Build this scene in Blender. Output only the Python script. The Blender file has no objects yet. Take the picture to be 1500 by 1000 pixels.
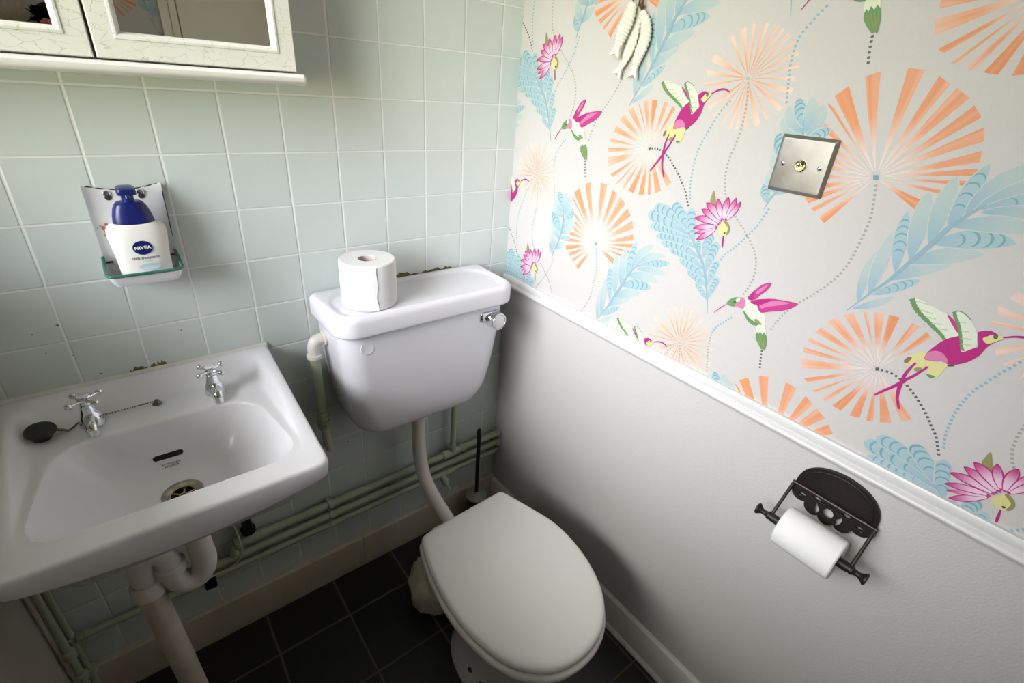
import bpy, bmesh, math, random, json
from mathutils import Vector, Matrix, noise
random.seed(7)
PI = math.pi
sc = bpy.context.scene
COL = sc.collection

# ------------------------------------------------------------------ colour
def lin(c):
    c = c / 255.0
    return c / 12.92 if c <= 0.04045 else ((c + 0.055) / 1.055) ** 2.4
def rgb(r, g, b):
    return (lin(r), lin(g), lin(b), 1.0)
def mixc(a, b, t):
    return tuple(a[i] * (1 - t) + b[i] * t for i in range(4))

# ------------------------------------------------------------------ materials
def new_mat(name):
    m = bpy.data.materials.new(name)
    m.use_nodes = True
    nt = m.node_tree
    return m, nt, nt.nodes['Principled BSDF']

def N(nt, t, **kw):
    n = nt.nodes.new(t)
    for k, v in kw.items():
        setattr(n, k, v)
    return n

def simple(name, col, rough=0.5, metal=0.0, spec=0.5, bump=None, var=None, coat=0.0):
    """col colour, optional noise bump (scale, strength) and colour variation (scale, other colour, amount)"""
    m, nt, p = new_mat(name)
    p.inputs['Base Color'].default_value = col
    p.inputs['Roughness'].default_value = rough
    p.inputs['Metallic'].default_value = metal
    p.inputs['Specular IOR Level'].default_value = spec
    p.inputs['Coat Weight'].default_value = coat
    tc = N(nt, 'ShaderNodeTexCoord')
    if var:
        nz = N(nt, 'ShaderNodeTexNoise'); nz.inputs['Scale'].default_value = var[0]; nz.inputs['Detail'].default_value = 4
        nt.links.new(tc.outputs['Object'], nz.inputs['Vector'])
        rp = N(nt, 'ShaderNodeValToRGB')
        rp.color_ramp.elements[0].position = 0.35; rp.color_ramp.elements[1].position = 0.7
        rp.color_ramp.elements[0].color = mixc(col, var[1], var[2]); rp.color_ramp.elements[1].color = col
        nt.links.new(nz.outputs['Fac'], rp.inputs['Fac'])
        nt.links.new(rp.outputs['Color'], p.inputs['Base Color'])
    if bump:
        nz = N(nt, 'ShaderNodeTexNoise'); nz.inputs['Scale'].default_value = bump[0]; nz.inputs['Detail'].default_value = 3
        nt.links.new(tc.outputs['Object'], nz.inputs['Vector'])
        b = N(nt, 'ShaderNodeBump'); b.inputs['Strength'].default_value = bump[1]; b.inputs['Distance'].default_value = 0.002
        nt.links.new(nz.outputs['Fac'], b.inputs['Height'])
        nt.links.new(b.outputs['Normal'], p.inputs['Normal'])
    return m

def M_(nt, op, a, b=None, c=None):
    n = N(nt, 'ShaderNodeMath'); n.operation = op
    for i, v in enumerate((a, b, c)):
        if v is None: continue
        if isinstance(v, (int, float)): n.inputs[i].default_value = v
        else: nt.links.new(v, n.inputs[i])
    return n.outputs[0]

def grid_mat(name, ax, off, pitch, half, tile, tile2, grout, rough, bumpd, wob=0.0, patch=None):
    """square tiles on two object axes; joints where the distance to a grid line is under `half`"""
    m, nt, p = new_mat(name)
    tc = N(nt, 'ShaderNodeTexCoord'); sp = N(nt, 'ShaderNodeSeparateXYZ')
    nt.links.new(tc.outputs['Object'], sp.inputs[0])
    nz = N(nt, 'ShaderNodeTexNoise'); nz.inputs['Scale'].default_value = 9; nz.inputs['Detail'].default_value = 3
    nt.links.new(tc.outputs['Object'], nz.inputs['Vector'])
    ds = []; cells = []
    for k in range(2):
        v = sp.outputs['XYZ'.index(ax[k])]
        v = M_(nt, 'ADD', v, M_(nt, 'MULTIPLY', M_(nt, 'SUBTRACT', nz.outputs['Fac'], 0.5), wob))
        u = M_(nt, 'DIVIDE', M_(nt, 'SUBTRACT', v, off[k]), pitch)
        cells.append(M_(nt, 'FLOOR', u))
        fr = M_(nt, 'FRACT', u)
        ds.append(M_(nt, 'MULTIPLY', M_(nt, 'MINIMUM', fr, M_(nt, 'SUBTRACT', 1.0, fr)), pitch))
    d = M_(nt, 'MINIMUM', ds[0], ds[1])
    mr = N(nt, 'ShaderNodeMapRange'); mr.interpolation_type = 'SMOOTHSTEP'
    mr.inputs['From Min'].default_value = half * 0.7; mr.inputs['From Max'].default_value = half * 1.5
    nt.links.new(d, mr.inputs['Value'])
    cb = N(nt, 'ShaderNodeCombineXYZ')
    nt.links.new(cells[0], cb.inputs[0]); nt.links.new(cells[1], cb.inputs[1])
    wn = N(nt, 'ShaderNodeTexWhiteNoise'); wn.noise_dimensions = '3D'
    nt.links.new(cb.outputs[0], wn.inputs['Vector'])
    t = N(nt, 'ShaderNodeMix'); t.data_type = 'RGBA'
    t.inputs['A'].default_value = tile; t.inputs['B'].default_value = tile2
    nz2 = N(nt, 'ShaderNodeTexNoise'); nz2.inputs['Scale'].default_value = 22; nz2.inputs['Detail'].default_value = 5
    nt.links.new(tc.outputs['Object'], nz2.inputs['Vector'])
    nt.links.new(M_(nt, 'ADD', M_(nt, 'MULTIPLY', wn.outputs['Value'], 0.5), M_(nt, 'MULTIPLY', nz2.outputs['Fac'], 0.5)), t.inputs['Factor'])
    g = N(nt, 'ShaderNodeMix'); g.data_type = 'RGBA'
    g.inputs['A'].default_value = grout
    nt.links.new(t.outputs['Result'], g.inputs['B'])
    nt.links.new(mr.outputs[0], g.inputs['Factor'])
    nt.links.new(g.outputs['Result'], p.inputs['Base Color'])
    rr = N(nt, 'ShaderNodeMapRange')
    rr.inputs['To Min'].default_value = 0.75; rr.inputs['To Max'].default_value = rough
    nt.links.new(mr.outputs[0], rr.inputs['Value']); nt.links.new(rr.outputs[0], p.inputs['Roughness'])
    mb = N(nt, 'ShaderNodeMapRange'); mb.interpolation_type = 'SMOOTHSTEP'
    mb.inputs['From Min'].default_value = half * 0.6; mb.inputs['From Max'].default_value = half * 2.6
    nt.links.new(d, mb.inputs['Value'])
    b = N(nt, 'ShaderNodeBump'); b.inputs['Strength'].default_value = 0.7; b.inputs['Distance'].default_value = bumpd
    nt.links.new(M_(nt, 'ADD', mb.outputs[0], M_(nt, 'MULTIPLY', nz2.outputs['Fac'], 0.12)), b.inputs['Height'])
    nt.links.new(b.outputs['Normal'], p.inputs['Normal'])
    return m

WHITE = rgb(236, 234, 230)
m_ceramic = simple('white_ceramic', rgb(236, 235, 241), 0.16, spec=0.4)
m_seat = simple('white_seat_plastic', rgb(238, 237, 234), 0.25)
m_plastic = simple('white_pvc', rgb(232, 226, 220), 0.35)
m_oldpvc = simple('aged_white_pvc', rgb(220, 210, 198), 0.4, var=(14, rgb(176, 162, 146), 0.35))
m_green = simple('green_painted_copper', rgb(184, 194, 166), 0.42, var=(18, rgb(156, 166, 138), 0.35))
m_chrome = simple('chrome', rgb(225, 228, 232), 0.07, metal=1.0)
m_steel = simple('brushed_steel', rgb(176, 172, 166), 0.5, metal=1.0, bump=(150, 0.12), var=(30, rgb(150, 142, 130), 0.5))
m_drain = simple('worn_drain_metal', rgb(190, 184, 168), 0.22, metal=1.0, var=(60, rgb(120, 108, 85), 0.7))
m_dark = simple('dark_hole', rgb(20, 18, 16), 0.8)
m_rubber = simple('black_rubber', rgb(22, 24, 24), 0.5)
m_iron = simple('cast_iron', rgb(15, 14, 13), 0.5, bump=(90, 0.4), var=(40, rgb(40, 28, 24), 0.6))
m_ironlt = simple('worn_iron', rgb(66, 58, 54), 0.38, metal=0.7, bump=(80, 0.3))
m_paper = simple('tissue_paper', rgb(244, 243, 242), 0.9, spec=0.15, bump=(220, 0.4))
m_card = simple('cardboard_core', rgb(205, 195, 190), 0.85)
m_white = simple('white_gloss_paint', rgb(238, 236, 232), 0.32, bump=(24, 0.1))
m_skirt = simple('cream_skirting_paint', rgb(204, 194, 174), 0.4, bump=(30, 0.2), var=(7, rgb(184, 172, 150), 0.5))
m_wallpaint = simple('off_white_wall_paint', rgb(208, 201, 184), 0.7, bump=(50, 0.2), var=(5, rgb(186, 178, 160), 0.4))
m_ceil = simple('ceiling_paint', rgb(226, 216, 190), 0.8, bump=(40, 0.1))
m_enamel = simple('white_enamel', rgb(238, 238, 240), 0.12, coat=0.4)
m_enamelgr = simple('green_enamel_edge', rgb(62, 122, 106), 0.2, coat=0.4, var=(70, rgb(40, 84, 72), 0.5))
m_chip = simple('enamel_chip', rgb(58, 48, 42), 0.7)
m_bottle = simple('white_bottle_plastic', rgb(240, 238, 232), 0.3)
m_navy = simple('navy_plastic', rgb(24, 34, 104), 0.28)
m_navyprint = simple('navy_print', rgb(14, 26, 96), 0.4)
m_whiteprint = simple('white_print', rgb(245, 245, 245), 0.5)
m_greyprint = simple('grey_print', rgb(96, 92, 96), 0.6)
m_paleblue = simple('pale_blue_print', rgb(200, 222, 228), 0.5)
m_black = simple('black_plastic', rgb(16, 16, 17), 0.35)
m_bristle = simple('clear_grey_plastic', rgb(160, 162, 154), 0.15, spec=0.7)
m_cable = simple('white_cable', rgb(206, 204, 186), 0.5)
m_cement = simple('lumpy_painted_cement', rgb(228, 224, 208), 0.7, bump=(26, 1.0), var=(16, rgb(186, 176, 150), 0.6))
m_chain = simple('dull_chain_metal', rgb(120, 118, 112), 0.3, metal=1.0)
m_satin = simple('satin_chrome', rgb(222, 222, 226), 0.3, metal=1.0)
m_rail = simple('white_rail_paint', rgb(218, 217, 215), 0.3)
m_stain = simple('bare_plaster_stain', rgb(128, 116, 78), 0.85, var=(60, rgb(92, 80, 50), 0.7))
m_fish = simple('chalk_white_wood', rgb(232, 228, 214), 0.65, bump=(60, 0.4))
m_cord = simple('brown_cord', rgb(104, 70, 44), 0.85)
m_door = simple('door_paint', rgb(250, 243, 228), 0.5, bump=(30, 0.1))
m_leafdark = simple('dark_foliage', rgb(20, 22, 24), 0.6)
m_pink = simple('pink_petals', rgb(196, 112, 104), 0.6)
m_frame = simple('window_frame_paint', rgb(238, 238, 234), 0.35)
m_sealant = simple('aged_sealant', rgb(231, 230, 223), 0.6, var=(30, rgb(204, 200, 184), 0.5))

m_tile = grid_mat('pale_green_wall_tiles', 'XZ', (-0.0611, 1.315), 0.11, 0.0013, rgb(221, 229, 224), rgb(214, 223, 218), rgb(242, 243, 240), 0.22, 0.0012, wob=0.002)
m_slate = grid_mat('black_slate_floor_tiles', 'XY', (-0.443, -0.160), 0.2032, 0.0026, rgb(24, 24, 24), rgb(38, 38, 36), rgb(92, 86, 72), 0.42, 0.0015, wob=0.003)

# mirror
m_mirror = simple('mirror_glass', rgb(248, 247, 244), 0.01, metal=1.0)

# crackle paint
def crackle():
    m, nt, p = new_mat('crackled_white_paint')
    tc = N(nt, 'ShaderNodeTexCoord'); mp = N(nt, 'ShaderNodeMapping')
    mp.inputs['Scale'].default_value = (66, 66, 130)
    nt.links.new(tc.outputs['Object'], mp.inputs[0])
    nz = N(nt, 'ShaderNodeTexNoise'); nz.inputs['Scale'].default_value = 1.4; nz.inputs['Detail'].default_value = 3
    nt.links.new(mp.outputs[0], nz.inputs['Vector'])
    mx = N(nt, 'ShaderNodeMix'); mx.data_type = 'RGBA'; mx.inputs['Factor'].default_value = 0.35
    nt.links.new(mp.outputs[0], mx.inputs['A']); nt.links.new(nz.outputs['Color'], mx.inputs['B'])
    vo = N(nt, 'ShaderNodeTexVoronoi'); vo.feature = 'DISTANCE_TO_EDGE'; vo.inputs['Scale'].default_value = 1.0
    nt.links.new(mx.outputs['Result'], vo.inputs['Vector'])
    mr = N(nt, 'ShaderNodeMapRange'); mr.inputs['From Min'].default_value = 0.0; mr.inputs['From Max'].default_value = 0.022
    nt.links.new(vo.outputs['Distance'], mr.inputs['Value'])
    nz2 = N(nt, 'ShaderNodeTexNoise'); nz2.inputs['Scale'].default_value = 30
    nt.links.new(tc.outputs['Object'], nz2.inputs['Vector'])
    rp = N(nt, 'ShaderNodeValToRGB'); rp.color_ramp.elements[0].position = 0.42; rp.color_ramp.elements[1].position = 0.6
    nt.links.new(nz2.outputs['Fac'], rp.inputs['Fac'])
    fac = M_(nt, 'MAXIMUM', mr.outputs[0], M_(nt, 'MULTIPLY', rp.outputs['Color'], 0.95))
    cm = N(nt, 'ShaderNodeMix'); cm.data_type = 'RGBA'
    cm.inputs['A'].default_value = rgb(186, 184, 166); cm.inputs['B'].default_value = rgb(232, 232, 222)
    nt.links.new(fac, cm.inputs['Factor']); nt.links.new(cm.outputs['Result'], p.inputs['Base Color'])
    p.inputs['Roughness'].default_value = 0.45
    b = N(nt, 'ShaderNodeBump'); b.inputs['Strength'].default_value = 0.3; b.inputs['Distance'].default_value = 0.0006
    nt.links.new(fac, b.inputs['Height']); nt.links.new(b.outputs['Normal'], p.inputs['Normal'])
    return m
m_crackle = crackle()

# printed wallpaper: colours come from the pattern's own painted colours
def wallpaper():
    m, nt, p = new_mat('printed_wallpaper')
    at = N(nt, 'ShaderNodeAttribute'); at.attribute_name = 'Print'
    tc = N(nt, 'ShaderNodeTexCoord')
    nz = N(nt, 'ShaderNodeTexNoise'); nz.inputs['Scale'].default_value = 130; nz.inputs['Detail'].default_value = 3
    nt.links.new(tc.outputs['Object'], nz.inputs['Vector'])
    mr = N(nt, 'ShaderNodeMapRange'); mr.inputs['To Min'].default_value = 0.885; mr.inputs['To Max'].default_value = 0.955
    nt.links.new(nz.outputs['Fac'], mr.inputs['Value'])
    mx = N(nt, 'ShaderNodeMix'); mx.data_type = 'RGBA'; mx.blend_type = 'MULTIPLY'; mx.inputs['Factor'].default_value = 1.0
    nt.links.new(at.outputs['Color'], mx.inputs['A']); nt.links.new(mr.outputs[0], mx.inputs['B'])
    nt.links.new(mx.outputs['Result'], p.inputs['Base Color'])
    p.inputs['Roughness'].default_value = 0.6; p.inputs['Specular IOR Level'].default_value = 0.3
    wv = N(nt, 'ShaderNodeTexNoise'); wv.inputs['Scale'].default_value = 260
    nt.links.new(tc.outputs['Object'], wv.inputs['Vector'])
    b = N(nt, 'ShaderNodeBump'); b.inputs['Strength'].default_value = 0.12; b.inputs['Distance'].default_value = 0.0006
    nt.links.new(wv.outputs['Fac'], b.inputs['Height']); nt.links.new(b.outputs['Normal'], p.inputs['Normal'])
    return m
m_wallpaper = wallpaper()

# embossed paper below the rail
def embossed():
    m, nt, p = new_mat('embossed_white_paper')
    tc = N(nt, 'ShaderNodeTexCoord')
    p.inputs['Base Color'].default_value = rgb(202, 199, 196); p.inputs['Roughness'].default_value = 0.5
    vo = N(nt, 'ShaderNodeTexVoronoi'); vo.inputs['Scale'].default_value = 62; vo.inputs['Randomness'].default_value = 0.35
    nt.links.new(tc.outputs['Object'], vo.inputs['Vector'])
    sn = M_(nt, 'SINE', M_(nt, 'MULTIPLY', vo.outputs['Distance'], 22.0))
    nz = N(nt, 'ShaderNodeTexNoise'); nz.inputs['Scale'].default_value = 110
    nt.links.new(tc.outputs['Object'], nz.inputs['Vector'])
    b = N(nt, 'ShaderNodeBump'); b.inputs['Strength'].default_value = 0.2; b.inputs['Distance'].default_value = 0.0009
    nt.links.new(M_(nt, 'ADD', M_(nt, 'MULTIPLY', sn, 0.5), nz.outputs['Fac']), b.inputs['Height'])
    nt.links.new(b.outputs['Normal'], p.inputs['Normal'])
    return m
m_emboss = embossed()

def pane_mat():
    m = bpy.data.materials.new('window_glass'); m.use_nodes = True
    nt = m.node_tree; nt.nodes.clear()
    o = N(nt, 'ShaderNodeOutputMaterial'); tr = N(nt, 'ShaderNodeBsdfTransparent'); gl = N(nt, 'ShaderNodeBsdfGlossy')
    gl.inputs['Roughness'].default_value = 0.05
    fr = N(nt, 'ShaderNodeFresnel'); fr.inputs['IOR'].default_value = 1.45
    mx = N(nt, 'ShaderNodeMixShader')
    tr.inputs['Color'].default_value = (0.96, 0.98, 0.97, 1)
    nt.links.new(fr.outputs[0], mx.inputs[0]); nt.links.new(tr.outputs[0], mx.inputs[1]); nt.links.new(gl.outputs[0], mx.inputs[2])
    nt.links.new(mx.outputs[0], o.inputs['Surface'])
    return m
m_pane = pane_mat()

# ------------------------------------------------------------------ mesh builder
ORG = {}
class MB:
    def __init__(s): s.v = []; s.f = []; s.m = []; s.c = []; s.cur = 0; s.col = None
    def add(s, vs, fs):
        o = len(s.v); s.v += [tuple(p) for p in vs]
        for f in fs:
            s.f.append([i + o for i in f]); s.m.append(s.cur); s.c.append(s.col)
        return s
    def loft(s, loops, cap0=True, cap1=True, closed=True):
        n = len(loops[0]); vs = [p for l in loops for p in l]; fs = []
        for k in range(len(loops) - 1):
            for i in range(n if closed else n - 1):
                a, b = k * n + i, k * n + (i + 1) % n
                fs.append([a, b, b + n, a + n])
        if cap0: fs.append(list(range(n))[::-1])
        if cap1: fs.append([(len(loops) - 1) * n + i for i in range(n)])
        return s.add(vs, fs)
    def rbox(s, x0, x1, y0, y1, z0, z1, r=0.002):
        r = min(r, (x1 - x0) / 2.01, (y1 - y0) / 2.01, (z1 - z0) / 2.01)
        def lp(i, z):
            return [(x, y, z) for x, y in rrect(x0 + i, x1 - i, y0 + i, y1 - i, max(r - i, r * 0.3), 3)]
        k = r * 0.3
        return s.loft([lp(r, z0), lp(k, z0 + k), lp(0, z0 + r), lp(0, z1 - r), lp(k, z1 - k), lp(r, z1)])
    def box(s, x0, x1, y0, y1, z0, z1):
        vs = [(x, y, z) for z in (z0, z1) for y in (y0, y1) for x in (x0, x1)]
        return s.add(vs, [[0, 2, 3, 1], [4, 5, 7, 6], [0, 1, 5, 4], [2, 6, 7, 3], [0, 4, 6, 2], [1, 3, 7, 5]])
    def tube(s, pts, r, n=14, cap=True, up=None):
        pts = [Vector(p) for p in pts]; rs = r if isinstance(r, (list, tuple)) else [r] * len(pts)
        loops = []; prev = None
        for i, p in enumerate(pts):
            t = (pts[min(i + 1, len(pts) - 1)] - pts[max(i - 1, 0)]).normalized()
            if prev is None:
                a = Vector((0, 0, 1)) if abs(t.z) < 0.9 else Vector((1, 0, 0))
                u = t.cross(a).normalized()
            else:
                u = (prev - t * prev.dot(t)).normalized()
            prev = u; w = t.cross(u)
            loops.append([p + (u * math.cos(2 * PI * k / n) + w * math.sin(2 * PI * k / n)) * rs[i] for k in range(n)])
        return s.loft(loops, cap, cap)
    def lathe(s, prof, org, axis=(0, 0, 1), n=32, cap0=True, cap1=True):
        """prof: (radius, height) along axis from org"""
        a = Vector(axis).normalized(); h = Vector((1, 0, 0)) if abs(a.x) < 0.9 else Vector((0, 1, 0))
        u = a.cross(h).normalized(); w = a.cross(u); o = Vector(org)
        loops = [[o + a * z + (u * math.cos(2 * PI * k / n) + w * math.sin(2 * PI * k / n)) * max(r, 1e-5) for k in range(n)] for r, z in prof]
        return s.loft(loops, cap0, cap1)
    def sphere(s, c, r, n=16, sc_=(1, 1, 1)):
        c = Vector(c); loops = []
        for i in range(1, n // 2):
            th = PI * i / (n // 2)
            loops.append([(c.x + r * sc_[0] * math.sin(th) * math.cos(2 * PI * k / n), c.y + r * sc_[1] * math.sin(th) * math.sin(2 * PI * k / n), c.z - r * sc_[2] * math.cos(th)) for k in range(n)])
        return s.loft(loops)
    def build(s, name, mat, parent=None, smooth=True, org=None, angle=35):
        me = bpy.data.meshes.new(name)
        o0 = Vector(ORG[parent.name]) if parent is not None else Vector(org or (0, 0, 0))
        me.from_pydata([tuple(Vector(p) - o0) for p in s.v], [], s.f)
        mats = mat if isinstance(mat, (list, tuple)) else [mat]
        for m in mats: me.materials.append(m)
        me.polygons.foreach_set('material_index', s.m)
        if any(c is not None for c in s.c):
            at = me.color_attributes.new('Print', 'FLOAT_COLOR', 'CORNER'); k = 0
            for f, c in zip(s.f, s.c):
                for j in range(len(f)):
                    at.data[k].color = (c if not isinstance(c, list) else c[j]) if c else (1, 1, 1, 1); k += 1
        if not any(c is not None for c in s.c):
            bm = bmesh.new(); bm.from_mesh(me); bmesh.ops.recalc_face_normals(bm, faces=bm.faces); bm.to_mesh(me); bm.free()
        if smooth:
            me.polygons.foreach_set('use_smooth', [True] * len(me.polygons))
            me.set_sharp_from_angle(angle=math.radians(angle))
        o = bpy.data.objects.new(name, me); COL.objects.link(o)
        if parent is not None: o.parent = parent
        else: o.location = o0
        ORG[o.name] = o0
        return o

def rrect(x0, x1, y0, y1, r, n=5, rs=None):
    """rounded rectangle, counter-clockwise; rs = radii (x0y0, x1y0, x1y1, x0y1)"""
    rs = rs or (r,) * 4; out = []
    for (cx, cy, sx, sy, a0, rr) in ((x0, y0, 1, 1, PI, rs[0]), (x1, y0, -1, 1, 1.5 * PI, rs[1]), (x1, y1, -1, -1, 0, rs[2]), (x0, y1, 1, -1, PI / 2, rs[3])):
        for i in range(n + 1):
            a = a0 + PI / 2 * i / n
            out.append((cx + sx * rr + rr * math.cos(a), cy + sy * rr + rr * math.sin(a)))
    return out

def rpoly(pts, rs, n=6):
    """polygon with rounded corners"""
    out = []; k = len(pts)
    for i in range(k):
        p = Vector(pts[i]); a = Vector(pts[i - 1]); b = Vector(pts[(i + 1) % k]); r = rs[i]
        u = (a - p).normalized(); w = (b - p).normalized()
        half = math.acos(max(-1, min(1, u.dot(w)))) / 2
        t = r / math.tan(half); s = p + u * t; e = p + w * t
        for j in range(n + 1):
            q = j / n
            out.append(tuple(s * (1 - q) ** 2 + p * 2 * q * (1 - q) + e * q * q))
    return out

def smoothline(pts, n=6, closed=False):
    """Catmull-Rom through points of any dimension"""
    P = [Vector(p) for p in pts]; out = []; k = len(P)
    rng = range(k) if closed else range(k - 1)
    for i in rng:
        p0 = P[(i - 1) % k] if (closed or i > 0) else P[0]
        p1 = P[i]; p2 = P[(i + 1) % k]
        p3 = P[(i + 2) % k] if (closed or i + 2 < k) else P[-1]
        for j in range(n):
            t = j / n
            out.append(0.5 * ((2 * p1) + (p2 - p0) * t + (2 * p0 - 5 * p1 + 4 * p2 - p3) * t * t + (3 * p1 - p0 - 3 * p2 + p3) * t ** 3))
    if not closed: out.append(P[-1])
    return out

def ss(a, b, x):
    t = max(0.0, min(1.0, (x - a) / (b - a))); return t * t * (3 - 2 * t)

def tag(o, label=None, cat=None, group=None, kind=None):
    if label: o['label'] = label
    if cat: o['category'] = cat
    if group: o['group'] = group
    if kind: o['kind'] = kind
    return o
def thing(name, loc, label, cat, group=None):
    o = bpy.data.objects.new(name, None); COL.objects.link(o)
    o.location = loc; o.empty_display_size = 0.05; ORG[o.name] = Vector(loc)
    return tag(o, label, cat, group)
def struct(o): o['kind'] = 'structure'; return o

def text_mesh(s, size, fn, bold=0.0, spacing=1.0):
    """letters as flat faces; fn maps (u, v) centred on the word to a point; returns an MB"""
    cu = bpy.data.curves.new('lettering', 'FONT'); cu.body = s; cu.size = size; cu.align_x = 'CENTER'; cu.align_y = 'CENTER'
    cu.offset = bold; cu.space_character = spacing; cu.resolution_u = 3
    ob = bpy.data.objects.new('lettering', cu); COL.objects.link(ob)
    dg = bpy.context.evaluated_depsgraph_get()
    me = bpy.data.meshes.new_from_object(ob.evaluated_get(dg))
    mb = MB(); mb.add([fn(v.co.x, v.co.y) for v in me.vertices], [list(p.vertices) for p in me.polygons])
    bpy.data.objects.remove(ob); bpy.data.curves.remove(cu); bpy.data.meshes.remove(me)
    return mb
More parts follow.
